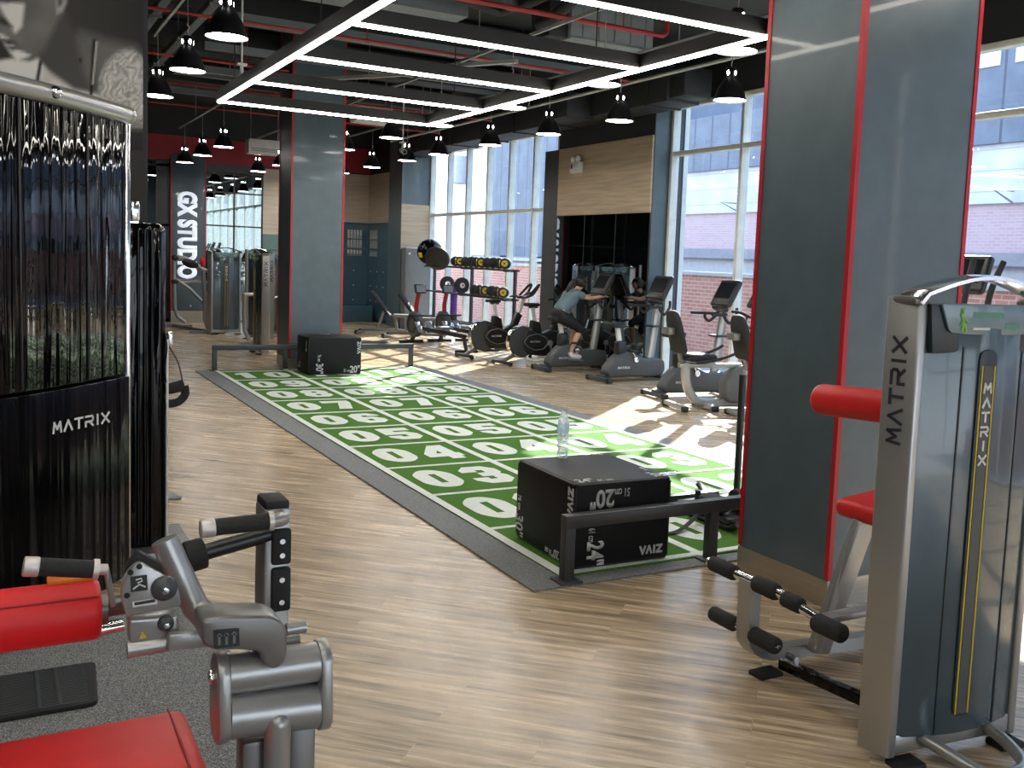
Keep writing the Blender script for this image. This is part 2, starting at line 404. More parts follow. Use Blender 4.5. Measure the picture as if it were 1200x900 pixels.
def strokes(body, w, h, t, gap=.35, vertical=False, depth=.003):
    """lettering in the x-y plane, centred; returns an MB."""
    mb = MB(); n = len(body)
    wid = [(.45 if c == 'I' else 1.) for c in body]
    if not vertical:
        u = w/(sum(wid)+gap*(n-1)); x = -w/2
    else: u = w
    y = 0
    tot = n*h+(n-1)*gap*h
    for k, (c, wc) in enumerate(zip(body, wid)):
        cw = u*wc if not vertical else u
        ox = x if not vertical else -u/2; oy = -h/2 if not vertical else tot/2-h-k*h*(1+gap)
        for pl in GLY[c]:
            for a, b in zip(pl, pl[1:]):
                p = Vector((ox+a[0]*cw, oy+a[1]*h, 0)); q = Vector((ox+b[0]*cw, oy+b[1]*h, 0))
                d = (q-p).normalized(); nrm = Vector((-d.y, d.x, 0))*t/2; e = d*t*.42
                mb.prism([(p-e-nrm)[:2], (q+e-nrm)[:2], (q+e+nrm)[:2], (p-e+nrm)[:2]], depth)
        if not vertical: x += cw+gap*u
    return mb
def mb_mesh(mb):
    me = bpy.data.meshes.new('t'); mb.bm.to_mesh(me); mb.bm.free(); return me

def tag(o, label, cat, group=None, kind=None):
    o['label'] = label; o['category'] = cat
    if group: o['group'] = group
    if kind: o['kind'] = kind
    return o
def thing(name, label, cat, loc=(0, 0, 0), rz=0., group=None):
    o = bpy.data.objects.new(name, None); COL.objects.link(o); o.empty_display_size = .1
    o.location = loc; o.rotation_euler = (0, 0, rz)
    return tag(o, label, cat, group)
def struct(o, label, cat='structure'):
    return tag(o, label, cat, None, 'structure')
def dup(root, loc, rz, label, group=None, rot=None):
    r = root.copy(); COL.objects.link(r); r.location = loc; r.rotation_euler = rot or (0, 0, rz); r['label'] = label
    if group: r['group'] = group
    for ch in list(root.children):
        c = ch.copy(); COL.objects.link(c); c.parent = r
        for g in list(ch.children):
            d = g.copy(); COL.objects.link(d); d.parent = c
    return r
ORD = ['first', 'second', 'third', 'fourth', 'fifth', 'sixth', 'seventh', 'eighth', 'ninth', 'tenth']
# ------------------------------------------------------------------ room shell
CEIL = 5.2
struct(MB().box((-1.2, 3.8, -.05), (16.1, 36.2, .1)).done('floor', M['floor'], ang=0), 'wood plank floor laid on the diagonal', 'floor')
fl = bpy.data.objects['floor']
struct(MB().box((-5.47, -4.3, .004), (7.1, 9.4, .008)).done('floor_rubber', M['rubber_floor'], ang=0), 'black and grey speckled rubber flooring under the machines at left', 'floor')
struct(MB().box((-1.2, 3.7, CEIL+.05), (16.2, 36, .1)).done('ceiling', M['ceil'], ang=0), 'black painted ceiling slab', 'ceiling')
struct(MB().box((-9.1, 3.7, 2.6), (.2, 36, 5.2)).done('wall_left', M['slate_dark'], ang=0), 'dark wall at the far left', 'wall')
struct(MB().box((-5.7, -14.2, 2.6), (6.8, .2, 5.2)).box((2.2, -14.2, 4.8), (9.0, .2, .8)).done('wall_front', M['slate_dark'], ang=0), 'dark wall behind the camera', 'wall')
b = MB()
for k in range(6): b.box((-2.3+k*1.78, -14.2, 2.2), (.065, .14, 4.4))
for z in (.04, 3.6, 4.36): b.box((2.15, -14.2, z), (8.9, .12, .07))
w3 = struct(b.done('window_3', M['white_frame']), 'added white framed glass front letting in sky light behind the camera', 'window')  # glass front added out of view so sky light reaches camera-facing sides
MB().box((2.15, -14.2, 2.2), (8.9, .008, 4.4)).done('window_glass', M['glass'], w3, ang=0)
struct(MB().box((-1.2, 21.55, 2.6), (16, .3, 5.2)).done('wall_back', M['black_wall'], ang=0), 'black back wall', 'wall')
# right wall above and beside the windows
struct(MB().box((6.72, 2.15, 4.79), (.24, 32.5, .82)).box((6.72, 8.4, 2.19), (.24, .4, 4.38)).done('wall_right', M['black_wall'], ang=0), 'black wall above the windows', 'wall')
# pier between the two windows
p = MB().box((6.45, 9.775, 2.6), (.30, 3.03, 5.2), .004).done('wall_right_pier', M['slate'], ang=0)
struct(p, 'slate blue pier between the two windows', 'wall')
struct(MB().box((6.296, 9.79, 4.54), (.016, 3.06, 1.31)).done('trim_1', M['black_wall'], ang=0), 'black panel above the oak panel', 'trim')
struct(MB().box((6.298, 11.57, 1.95), (.02, .55, 3.86)).done('trim_2', M['slate_dark'], ang=0), 'dark panel beside the far window', 'trim')
struct(MB().box((6.29, 9.78, 3.27), (.05, 3.0, 1.22), .004).done('wall_right_oak_panel', M['oak']), 'oak panel on the window wall above the mirror', 'wall')
wm = thing('wall_mirror', 'large dark wall mirror under the oak panel behind the bikes', 'mirror', (6.283, 9.78, .1), .0085)
MB().box((0, 0, 1.28), (.012, 3.0, 2.54)).done('glass', M['mirror'], wm, ang=0)
b = MB()
for yy in (-1.49, -.5, .5, 1.49): b.box((-.008, yy, 1.28), (.006, .012, 2.54))
b.done('edge_strip', M['black_plastic'], wm, ang=0)

def window(n, ys, zs, z1, x=6.62, depth=.14):
    b = MB()
    for y in ys: b.box((x+depth/2-.03, y, z1/2), (depth, .065, z1), .004)
    for z in zs: b.box((x+depth/2-.03, (ys[0]+ys[-1])/2, z), (depth*.9, abs(ys[0]-ys[-1]), .07), .004)
    f = struct(b.done('window_%d' % n, M['white_frame']), 'white framed floor to ceiling window %s' % ('beside the exercise bikes' if n == 1 else 'behind the ball rack'), 'window')
    g = MB().box((x+depth/2, (ys[0]+ys[-1])/2, z1/2), (.008, abs(ys[0]-ys[-1]), z1)).done('window_glass', M['glass'], f, ang=0)
window(1, [8.21, 6.5, 4.75, 3.0, 1.25, -.5, -2.25, -4.0, -5.75, -7.5, -9.25, -11.0, -12.75], [.04, 3.6, 4.34], 4.37)
window(2, [18.27, 17.19, 16.11, 15.03, 13.95, 12.87, 11.88], [.04, 2.83, 4.33], 4.37)
struct(MB().box((6.72, -13.4, 2.2), (.24, 1.3, 4.4)).done('wall_right_end', M['black_wall'], ang=0), 'wall end of the window side', 'wall')
# wood clad column left of the far window and the corner behind it
struct(MB().box((6.25, 18.75, 2.6), (.78, .9, 5.2)).done('wall_back_column', M['slate'], ang=0), 'slate column left of the far window', 'wall')
struct(MB().box((6.25, 18.285, 2.52), (.79, .03, 1.1)).done('wall_back_column_panel', M['oak'], ang=0), 'oak panel on the column left of the far window', 'wall')
struct(MB().box((6.25, 20.3, 2.6), (.3, 2.3, 5.2)).done('wall_corner', M['black_wall'], ang=0), 'corner side wall', 'wall')
struct(MB().box((6.085, 20.3, 3.29), (.03, 2.25, 1.3)).box((4.52, 21.385, 3.29), (3.15, .03, 1.3)).done('wall_corner_wood', M['oak_dark'], ang=0), 'brown wood band above the blue panels in the far corner', 'wall')
bp = thing('blue_panel_wall', 'dark blue glossy panels with pale lettering in the far corner', 'wall panel', (6.08, 21.38, 0))
MB().box((-.01, -1.1, 1.34), (.03, 2.18, 2.55)).box((-1.4, -.01, 1.34), (2.75, .03, 2.55)).done('panel', M['blue_panel'], bp, ang=0)
b = MB()
for row, (z, h) in enumerate(((2.33, .24), (2.07, .22), (1.83, .16))):
    for k in range(5):
        b.box((-.03, -.28-k*.125-row*.0, z), (.006, .085, h)); b.box((-.22-k*.085, -.03, z), (.06, .006, h))
    b.box((-.03, -.53, z+h*.3), (.006, .56, .04)); b.box((-.39, -.03, z-h*.3), (.38, .006, .04))
b.done('lettering', M['pale'], bp, ang=0)
b = MB()
for z in (.55, .95, 1.35):
    for k in range(4): b.ball((-.03, -.35-k*.5, z), .016, n=8); b.ball((-.4-k*.6, -.03, z), .016, n=8)
b.done('stud', M['white'], bp)
struct(MB().box((5.0, 20.9, .22), (1.9, .8, .44), .01).done('trim_3', M['blue_panel']), 'low blue plinth in front of the corner panels', 'trim')
# studio front at the back
struct(MB().box((-1.6, 20.3, 4.11), (9.9, .3, .58)).box((4.72, 21.36, 4.3), (2.74, .06, .66)).done('wall_back_band', M['red_wall'], ang=0), 'dark red band along the top of the studio front', 'wall')
struct(MB().box((-1.6, 20.35, 4.8), (9.9, .3, .8)).done('wall_back_upper', M['black_wall'], ang=0), 'black wall above the red band', 'wall')
struct(MB().box((2.28, 20.2, 3.73), (1.4, .1, .2)).done('trim_4', M['slate_dark'], ang=0), 'grey header above the studio mirrors', 'trim')
struct(MB().box((3.14, 20.24, 3.0), (.42, .12, 1.6)).done('wall_back_wood', M['oak_dark'], ang=0), 'narrow wood panel right of the studio mirrors', 'wall')
struct(MB().box((3.14, 20.24, 1.1), (.42, .12, 2.2)).done('wall_back_green', M['green_panel'], ang=0), 'green grey panel under the narrow wood panel', 'wall')
sm = thing('studio_mirror_wall', 'black framed studio mirrors reflecting the windows right of the GX STUDIO pillar', 'mirror', (2.28, 20.22, 0))
MB().box((0, 0, 1.81), (1.36, .04, 3.62)).done('glass', M['dark_glass'], sm, ang=0)
b = MB()
for x in (-.67, 0, .67): b.box((x, -.03, 1.81), (.035, .03, 3.62))
for z in (.03, 1.15, 2.35, 3.15, 3.6): b.box((0, -.03, z), (1.36, .03, .035))
b.done('frame', M['black_plastic'], sm, ang=0)
sm2 = thing('dark_glass_wall', 'dark glass front left of the GX STUDIO pillar', 'glass wall', (-1.5, 20.3, 0))
MB().box((0, 0, 1.91), (4.66, .04, 3.82)).done('glass', M['dark_glass'], sm2, ang=0)
b = MB()
for x in (-2.3, -1.2, 0, 1.2, 2.05): b.box((x, -.03, 1.91), (.06, .03, 3.82))
for z in (.05, 2.3, 3.7): b.box((0, -.03, z), (4.66, .03, .05))
b.box((2.2, -.03, 1.91), (.26, .03, 3.8))
b.done('frame', M['black_plastic'], sm2, ang=0)
# GX pillar
gx = thing('studio_sign_pillar', 'slate pillar with white GX STUDIO lettering at the back', 'pillar', (1.21, 20.3, 0))
MB().box((0, 0, 2.05), (.76, .4, 3.8), .005).done('panel', M['slate'], gx)
MB().box((0, -.005, .14), (.77, .4, .28)).done('skirting', M['steel_skirt'], gx, ang=0)
b = MB()
for x in (-.385, .385): b.box((x, -.19, 2.05), (.025, .04, 3.55))
b.done('edge_trim', M['red_trim'], gx, ang=0)
MB().mesh(text_mesh('GX STUDIO', 2.06, .45, .055, .012), MX((0, 0, -1), (1, 0, 0), (0, -1, 0), (-.02, -.2, 2.08))).done('lettering', M['sign'], gx, ang=0)
b = MB().box((0, -.202, 1.02), (.5, .01, .012)); b.box((.06, -.204, .4), (.04, .01, .04)); b.done('socket', M['pale'], gx, ang=0)

def pillar(name, label, x0, x1, y0, y1):
    o = thing(name, label, 'pillar', ((x0+x1)/2, (y0+y1)/2, 0)); w, d = x1-x0, y1-y0
    MB().box((0, 0, 2.6), (w, d, 5.2)).done('panel', M['slate'], o, ang=0)
    MB().box((0, 0, .075), (w+.012, d+.012, .15)).done('skirting', M['steel_skirt'], o, ang=0)
    b = MB()
    for sx in (-1, 1):
        for sy in (-1, 1):
            b.box((sx*(w/2-.008), sy*(d/2-.008), 2.68), (.03, .03, 5.04))
    b.done('corner_trim', M['red_trim'], o, ang=0)
    return o
pillar('pillar', 'large slate blue pillar with red corner trims beside the weight tower', 1.06, 1.96, -1.04, -.31)
pillar('pillar', 'slate pillar with red corner trims at the far end of the turf', 1.12, 1.94, 10.42, 11.15)

# wall with the photographic poster, left
struct(MB().box((-5.5, 2.2, 2.6), (7.0, .36, 5.2)).done('wall_left_partition', M['slate_dark'], ang=0), 'partition wall behind the black tower', 'wall')
def poster():
    segd = lambda p, a, b: (lambda d, t: math.hypot(p[0]-a[0]-d[0]*t, p[1]-a[1]-d[1]*t))((b[0]-a[0], b[1]-a[1]), max(0, min(1, ((p[0]-a[0])*(b[0]-a[0])+(p[1]-a[1])*(b[1]-a[1]))/max(1e-9, (b[0]-a[0])**2+(b[1]-a[1])**2))))
    def cov(p, poly, blur):
        ins = False; dm = 1e9; n = len(poly)
        for i in range(n):
            a, b = poly[i], poly[(i+1) % n]
            if (a[1] > p[1]) != (b[1] > p[1]) and p[0] < (b[0]-a[0])*(p[1]-a[1])/(b[1]-a[1])+a[0]: ins = not ins
            dm = min(dm, segd(p, a, b))
        s = dm if ins else -dm
        return max(0, min(1, .5+s/(2*blur)))
    def line(p, a, b, w): return max(0, min(1, 1.2-segd(p, a, b)/w))
    L = [  # polygon in print units, blur, tone
        ([(92, 40), (120, 48), (160, 56), (176, 76), (176, 130), (90, 130)], 8, .16),
        ([(-150, 80), (-40, 84), (0, 74), (18, 71), (34, 74), (43, 69), (55, 82), (85, 101), (120, 112), (130, 170), (-150, 170)], 2.5, .62),
        ([(43, 68), (60, 40), (74, 18), (88, 44), (104, 56), (116, 108), (84, 106), (60, 88)], 5, .085),
        ([(88, 46), (104, 50), (108, 70), (106, 104), (96, 84)], 5, .15),
        ([(114, 112), (116, 92), (124, 74), (138, 62), (154, 58), (174, 72), (178, 150), (116, 150)], 4, .36),
        ([(-90, -120), (60, -120), (78, -40), (77, 6), (72, 20), (64, 34), (50, 62), (38, 72), (18, 73), (13, 66), (4, 50), (-4, 42), (-2, 30), (-6, 12)], 4, .20),
        ([(-30, -90), (10, -90), (16, -10), (8, 2), (-10, 6)], 10, .50),
        ([(2, 14), (14, 10), (27, 14), (24, 36), (18, 42), (10, 30)], 4, .70),
        ([(-2, 44), (10, 50), (20, 62), (34, 68), (20, 73), (13, 66), (6, 56)], 2.2, .62),
        ([(0, 3), (16, 2), (22, 10), (10, 12), (0, 10)], 3, .05),
        ([(-6, 27), (6, 28), (16, 38), (6, 36), (-4, 32)], 2.5, .05),
        ([(2, 50), (12, 51), (20, 55), (10, 57), (4, 54)], 2, .035),
        ([(6, 58), (20, 57), (26, 60), (14, 64)], 2, .12),
        ([(64, 2), (75, -6), (77, 8), (72, 19), (65, 22)], 2, .30),
        ([(66, 4), (72, 0), (72, 10), (67, 14)], 2, .12),
        ([(60, -30), (90, -120), (-60, -120), (10, -40), (50, -20)], 6, .03)]
    X0, X1, Z0, Z1 = -3.9, -2.0, .012, 4.7; nx, nz = 230, 340
    bm = bmesh.new(); lay = bm.verts.layers.float_color.new('print'); g = []
    for j in range(nz+1):
        row = []
        for i in range(nx+1):
            x = X0+(X1-X0)*i/nx; z = Z0+(Z1-Z0)*j/nz
            v = bm.verts.new((x, 0, z)); u = (x+2.776)/.0046; w = (3.339-.00052*(175-u)-z)/.00532
            t = .03+.035*max(0, min(1, 1-abs(u-70)/120)); p = (u, w)
            if w > 130: t = .028+.02*max(0, 1-abs(u-150)/60)
            if w < 175 and u < 185:
                for k, (poly, bl, tone) in enumerate(L):
                    c = cov(p, poly, bl)
                    if c > 0:
                        if k == 4: tone = tone*(.62+.75*(abs(math.sin(math.hypot(u-148, w-100)*.40+6*noise.noise((u*.07, w*.07, 2))+math.atan2(w-100, u-148)*2)))*(.6+.6*abs(noise.noise((u*.16, w*.16, 0))))) 
                        if k in (1, 5): tone *= .85+.3*noise.noise((u*.03, w*.03, 5))
                        t = t*(1-c)+tone*c
                for a, b2, wd, tn in (((109, 50), (104, 122), 2.6, .012), ((112, 51), (107, 98), 1.6, .34), ((46, 75), (39, 112), 2.6, .015), ((49, 80), (47, 100), 1.2, .45), ((92, 70), (93, 74), 2, .03)):
                    c = line(p, a, b2, wd); t = t*(1-c)+tn*c
                fade = max(0, min(1, (175-w)/50)); t = .03*(1-fade)+t*fade if w > 125 else t
            t = min(.9, t*1.15+max(0, t-.16)*.9); v[lay] = (t*1.04, t, t*.94, 1); row.append(v)
        g.append(row)
    for j in range(nz):
        for i in range(nx): bm.faces.new((g[j][i], g[j][i+1], g[j+1][i+1], g[j+1][i]))
    mb = MB(); mb.bm.free(); mb.bm = bm
    o = mb.done('photo_mural', M['poster'], None, (0, 2.0, 0), ang=0)
    tag(o, 'black and white photo mural of a person in a tank top behind the black tower', 'mural')
    MB().box((-2.95, .007, 2.356), (1.9, .008, 4.688)).done('backing_board', M['ink'], o, ang=0)
poster()
struct(MB().box((-1.985, 2.2, 2.6), (.03, .37, 5.2)).done('trim_5', M['black_wall'], ang=0), 'metal edge strip of the mural wall', 'trim')

# ------------------------------------------------------------------ outside
struct(MB().box((36, 14, -.4), (58.4, 120, .2)).done('street', M['paving'], ang=0), 'paved street outside', 'street')
bw = thing('street_brick_wall', 'red brick boundary wall outside the windows', 'wall', (11.4, 8, -.3))
MB().box((0, 0, .97), (.3, 70, 1.94)).done('brickwork', M['plank_brick'], bw, ang=0)
MB().box((0, 0, 1.97), (.4, 70, .08)).done('coping', M['concrete'], bw, ang=0)
nb = thing('neighbour_building', 'large grey and pink building across the street', 'building', (20, 0, -.3))
def slab(name, z0, z1, m, y0=-30, y1=27, x=0, th=6): MB().box((x+th/2, (y0+y1)/2, (z0+z1)/2+.3), (th, y1-y0, z1-z0)).done(name, m, nb, ang=0)
slab('base_wall', -.3, 1.6, M['concrete'], x=.05); slab('pale_wall', 1.6, 2.16, M['concrete'], x=.02); slab('ledge', 2.16, 2.5, M['concrete_dark'], x=-.25)
slab('brick_storey', 2.5, 3.8, M['pink'], x=.1); slab('corrugated_band', 3.8, 5.35, M['siding_white'], x=0); slab('siding', 5.35, 7.3, M['siding'], 17, 27, x=-.15); slab('siding', 5.35, 9.2, M['siding'], -30, 17, x=-.15)
b = MB()
for k in range(14): b.tube([(-.05, 26-k*3.6, 4.1), (-.9, 26-k*3.6, 4.4), (-.05, 26-k*3.6, 4.4)], .03, n=6)
b.done('bracket', M['concrete_dark'], nb)
b = MB()
for k in range(6): b.box((-.16, 14.6-k*1.75, 8.05), (.06, 1.3, .8))
b.done('window', M['white'], nb, ang=0)
MB().box((.3, 7, 9.6), (.2, 20, .5)).done('parapet', M['concrete'], nb, ang=0)
nb2 = thing('shed_building', 'tall blue grey clad building further along the street', 'building', (21, 36.5, -.3))
MB().box((4, -.5, 6.5), (8, 18, 8.4)).done('siding', M['siding'], nb2, ang=0)
MB().box((4, .6, 1.15), (8.2, 19.6, 2.3)).done('base_wall', M['concrete_dark'], nb2, ang=0)
MB().box((-.2, 0, 2.15), (.3, 19, .16)).box((-.2, 0, 1.2), (.3, 19, .12)).done('ledge', M['concrete'], nb2, ang=0)
b = MB()
for k in range(5): b.box((-.05, 6-k*3.4, 2.05), (.1, 1.4, .5))
b.done('window', M['concrete'], nb2, ang=0)
up = thing('utility_pole', 'pale utility pole with a transformer outside the far window', 'pole', (13.5, 31.2, -.3))
MB().cyl((0, 0, 0), (0, 0, 9), .16, .13).done('pole', M['concrete'], up)
MB().cyl((-.4, .1, 5.0), (-.4, .1, 6.1), .32, bev=.05).box((0, 0, 6.4), (.12, 2.2, .12)).done('transformer', M['concrete'], up)
for k, (x, y, h, r) in enumerate(((17, 52, 3.0, 1.9), (22, 64, 3.4, 2.4), (18, 58, 2.4, 1.7))):
    t = thing('street_tree', ['round leafy tree nearest down the street', 'round leafy tree furthest down the street', 'low leafy tree between the two others down the street'][k], 'tree', (x, y, -.3))
    MB().cyl((0, 0, 0), (0, 0, h*.6), .15, .1).done('trunk', M['concrete_dark'], t)
    b = MB(); rr = random.Random(k)
    for i in range(26): b.ball((rr.uniform(-r, r)*.6, rr.uniform(-r, r)*.6, h*.75+rr.uniform(-.4, .5)*r), r*rr.uniform(.22, .4), n=8)
    b.done('crown', M['leaf'], t)
struct(MB().box((6.88, 8.35, 2.2), (.2, .16, 4.5)).done('reflection_strip', M['white_frame'], ang=0), 'white strip standing in for the pier reflection in the bike window', 'trim')  # solid pale strip imitates the pier's reflection in the glass

# ------------------------------------------------------------------ ceiling services
lf = thing('led_frame_light', 'suspended rectangular LED light frame with cross beams', 'light', (0, 0, 3.5))
xl, xr = -.51, 2.1
for n, (a, c) in enumerate((((xl, -2.4), (xl, 7.45)), ((xr, -2.4), (xr, 7.45)))):
    MB().bar((a[0], a[1], .085), (c[0], c[1], .085), .06, .115).done('long_beam', M['beam_black'], lf, ang=0)
    MB().box((a[0], (a[1]+c[1])/2, .015), (.044, c[1]-a[1], .025), .008).done('light_tube', M['led'], lf)
for y in (7.41, 5.73, 4.11, 2.54, .92, -.72):
    MB().bar((xl+.03, y, .085), (xr-.03, y, .085), .06, .115, roll=0).done('cross_beam', M['beam_black'], lf, ang=0)
    MB().box(((xl+xr)/2, y, .015), (xr-xl-.05, .044, .025), .008).done('light_tube', M['led'], lf)
b = MB()
for x in (xl, xr):
    for y in (6.6, 3.3, 0.1): b.cyl((x, y, .14), (x, y, CEIL-3.5), .006, n=6)
each(b, 'suspension_rod', M['black_plastic'], lf)

dup(lf, (-4.2, -8.2, 3.5), 0, 'added LED light frame lighting the room from behind the viewpoint')  # copy of the frame, added out of view as fill light
def pendant():
    o = thing('pendant_lamp', '', 'lamp', (0, 0, 3.6))
    MB().lathe([(.176, 0), (.176, .012), (.166, .03), (.15, .085), (.128, .14), (.098, .19), (.066, .232), (.055, .25), (.055, .33), (.045, .345), (.02, .352), (0, .352)], 28).lathe([(.17, .004), (.12, .10), (.05, .2)], 28).done('shade', M['lamp_black'], o)
    MB().cyl((0, 0, .006), (0, 0, .014), .168, n=28).done('diffuser', M['lamp_in'], o)
    b = MB()
    for k in range(4):
        a = k*PI/2+.25; b.ball((.050*math.cos(a), .050*math.sin(a), .285), .019, (.75, .75, 1.4), n=8)
    each(b, 'vent_hole', M['lamp_in'], o)
    MB().tube([(0, 0, .35), (0, 0, .40), (.012, 0, .43), (0, 0, .47), (-.008, 0, .45)], .006, n=6).cyl((0, 0, .44), (0, 0, .76), .004, n=6).done('hook', M['conduit'], o)
    return o
PR = {'window': (4.0, [1.65, 3.63, 5.78, 7.61, 9.5, 11.59, 13.13, 15.13, 17.2, 19.2], 'in the row nearest the windows'),  # lamps at the far end of this row added to brighten the back corner
      'led': (2.5, [-.4, 1.74, 3.79, 5.82, 7.96, 9.9, 12.2, 14.4, 16.6, 18.7], 'in the row along the right LED beam'),  # last lamps here likewise put in as extra light for the dark corner
      'mid': (.76, [13.69, 15.75, 17.8], 'in the row before the GX STUDIO pillar'),
      'left': (-1.08, [4.13, 6.07, 8.17], 'in the left row beside the mural')}
first = None
for key, (x, ys, where) in PR.items():
    for k, y in enumerate(ys):
        lab = 'black pendant lamp, %s from the camera %s' % (ORD[k], where)
        if first is None: first = pendant(); first.location = (x, y, 3.6); first['label'] = lab; first['group'] = 'black bell pendant lamps'
        else: dup(first, (x, y, 3.6), 0, lab, 'black bell pendant lamps')
def hang(b, x, ys, z):
    for y in ys: b.cyl((x, y, z), (x, y, CEIL), .007, n=6)
    return b
def service(name, label, cat, mb, m, part=None):
    o = mb.done(name, m); return tag(o, label, cat)
service('lighting_rail', 'pale rail carrying the window row of pendant lamps', 'rail', hang(MB().box((4.0, 9.5, 4.37), (.03, 21, .035)), 4.0, (.5, 4.6, 8.5, 12.4), 4.38), M['conduit'])
service('lighting_rail', 'pale rail carrying the pendants beside the right LED beam', 'rail', hang(MB().box((2.5, 9, 4.37), (.03, 20, .035)), 2.5, (.5, 6.8, 11), 4.38), M['conduit'])
service('lighting_rail', 'short rail carrying the pendants beside the mural', 'rail', MB().box((-1.28, 6.0, 4.385), (.44, .03, .03)).box((-1.08, 6.0, 4.372), (.03, 5.0, .03)), M['conduit'])
service('lighting_rail', 'short rail carrying the pendants before the GX STUDIO pillar', 'rail', hang(MB().box((.76, 15.75, 4.40), (.03, 5.5, .03)), .76, (13.2, 16.5), 4.41), M['conduit'])
service('conduit_pipe', 'thin pale conduit pipe running beside the window row of lamps', 'pipe', hang(MB().cyl((4.35, -1, 4.16), (4.35, 15, 4.16), .022), 4.35, (0, 4, 8.9, 12.9), 4.16), M['conduit'])
RP = [(12.6, -3, 5.5, 4.46), (15.2, -3, 5.5, 4.46), (10.2, -3.5, 1.0, 4.46), (7.4, -3, 5.3, 4.46), (4.78, -2.6, 3.95, 4.46)]
for k, (y, x0, x1, z) in enumerate(RP):
    pts = [(x0, y, z), (x1, y, z)]
    b = MB()
    if k == 4: b.tube([(x0, y, z), (x1-.05, y, z), (x1, y, z+.04), (x1, y, CEIL)], .03, n=8)
    else: b.cyl(pts[0], pts[1], .019, n=8)
    b2 = b
    for j in range(3):
        xx = x0+.8+j*(x1-x0-1.4)/2.; b.cyl((xx, y, z), (xx, y, CEIL), .007, n=6); b.cyl((xx-.03, y, z), (xx+.03, y, z), .027, n=8)
    service('sprinkler_pipe', 'red sprinkler pipe, %s from the camera' % ['fourth', 'fifth', 'third', 'second', 'first'][k], 'pipe', b, M['pipe_red'])['group'] = 'red sprinkler pipes'
for k, (x, y0, y1, z, w) in enumerate(((-1.12, -1, 11.5, 4.57, .1), (-.63, 2, 12.0, 4.57, .1), (-1.55, 0, 10, 4.62, .16))):
    b = MB()
    b.box((x, (y0+y1)/2, z), (w, y1-y0, .09), .005)
    for j in range(5):
        yy = y0+.6+j*(y1-y0-1.2)/4; b.box((x, yy, z-.05), (w*1.5, .04, .025)); b.cyl((x-w*.65, yy, z-.05), (x-w*.65, yy, CEIL), .006, n=6); b.cyl((x+w*.65, yy, z-.05), (x+w*.65, yy, CEIL), .006, n=6)
    service('cable_tray', ['long grey cable tray over the pendants by the mural', 'grey cable tray right of the mural pendants', 'wide grey cable tray nearest the mural wall'][k], 'cable tray', b, M['tray'])
# ducts
d = thing('ventilation_duct', 'grey galvanised duct box above the LED frame', 'duct', (3.55, 5.55, 4.4))
MB().box((0, 0, .2), (1.15, .5, .42), .01).done('duct_body', M['duct_grey'], d)
b = MB()
for x in (-.42, -.2, .02, .24, .46): b.box((x, -.254, .2), (.012, .012, .34))
b.box((0, -.256, .39), (1.15, .02, .02)); b.box((0, -.256, .01), (1.15, .02, .02)); b.done('seam', M['tray'], d, ang=0)
MB().box((-.70, .05, .2), (.25, .45, .4), .01).done('black_section', M['duct_black'], d)
b = MB().box((5.95, 12.6, 4.45), (.6, 11.0, .5), .01)
for k in range(8): b.box((5.95, 7.6+k*1.45, 4.45), (.64, .05, .54))
b.box((5.45, 9.6, 4.35), (.5, .8, .4), .01); b.box((5.95, 7.0, 4.45), (.5, .5, .42), .03)
service('window_duct', 'black rectangular duct running above the oak panel', 'duct', b, M['duct_black'])
b = MB()
b.tube([(.7, 4.3, 4.72), (1.9, 4.9, 4.66), (2.15, 5.2, 4.6), (2.45, 5.9, 4.78)], .075, n=10).tube([(2.5, 3.6, 4.8), (2.72, 4.6, 4.75), (2.62, 5.1, 4.52), (2.58, 5.35, 4.48)], .07, n=10)
b.tube([(1.1, 5.4, 4.7), (2.2, 5.6, 4.62), (2.5, 4.9, 4.74)], .06, n=10)
service('drain_pipe', 'bundle of black bent pipes above the middle of the LED frame', 'pipe', b, M['duct_black'])
b = MB()
for (y, z, w) in ((3.2, 4.98, .35), (8.6, 4.95, .4), (11.4, 4.95, .5), (14.3, 4.95, .4)): b.box((.8, y, z), (9, w, .4), .01)
service('ceiling_beam', 'black painted beams and ducts crossing under the ceiling', 'duct', b, M['duct_black'])
b = MB().box((2.45, 8.0, 4.62), (5.5, .16, .12)).box((2.4, 9.6, 4.55), (5.4, .1, .1)).box((1.4, 11.5, 4.55), (3.4, .12, .1)).box((1.4, 12.2, 4.6), (3.4, .1, .12)).box((1.4, 14.0, 4.55), (3.4, .1, .1))
b.box((.9, 6.05, 4.66), (2.0, .5, .22))
service('cable_trunking', 'grey cable trunking crossing under the ceiling', 'trunking', b, M['tray'])
b = MB().bar((1.9, 8.1, 4.3), (2.9, 6.5, 4.3), .06, .05).bar((1.2, 10.2, 4.35), (2.3, 8.5, 4.35), .06, .05)
service('strip_light_housing', 'two pale unlit strip housings above the far end of the LED frame', 'strip light', b, M['conduit'])
for k, (x, y, z, w, lab) in enumerate(((2.45, 17.9, 3.92, .75, 'white ceiling air conditioner near the GX STUDIO pillar'), (3.23, 13.0, 4.2, .7, 'white ceiling air conditioner left of the far window'))):
    a = thing('air_conditioner', lab, 'air conditioner', (x, y, z))
    MB().box((0, 0, .16), (w, .35, .32), .02).done('housing', M['white_plastic'], a)
    b = MB()
    for j in range(3): b.box((0, -.178, .06+j*.03), (w*.85, .008, .012))
    b.done('grille', M['mid_grey'], a, ang=0)
    MB().cyl((-w*.4, 0, .3), (-w*.4, 0, CEIL-z), .01, n=6).cyl((w*.4, 0, .3), (w*.4, 0, CEIL-z), .01, n=6).done('hanger', M['conduit'], a)
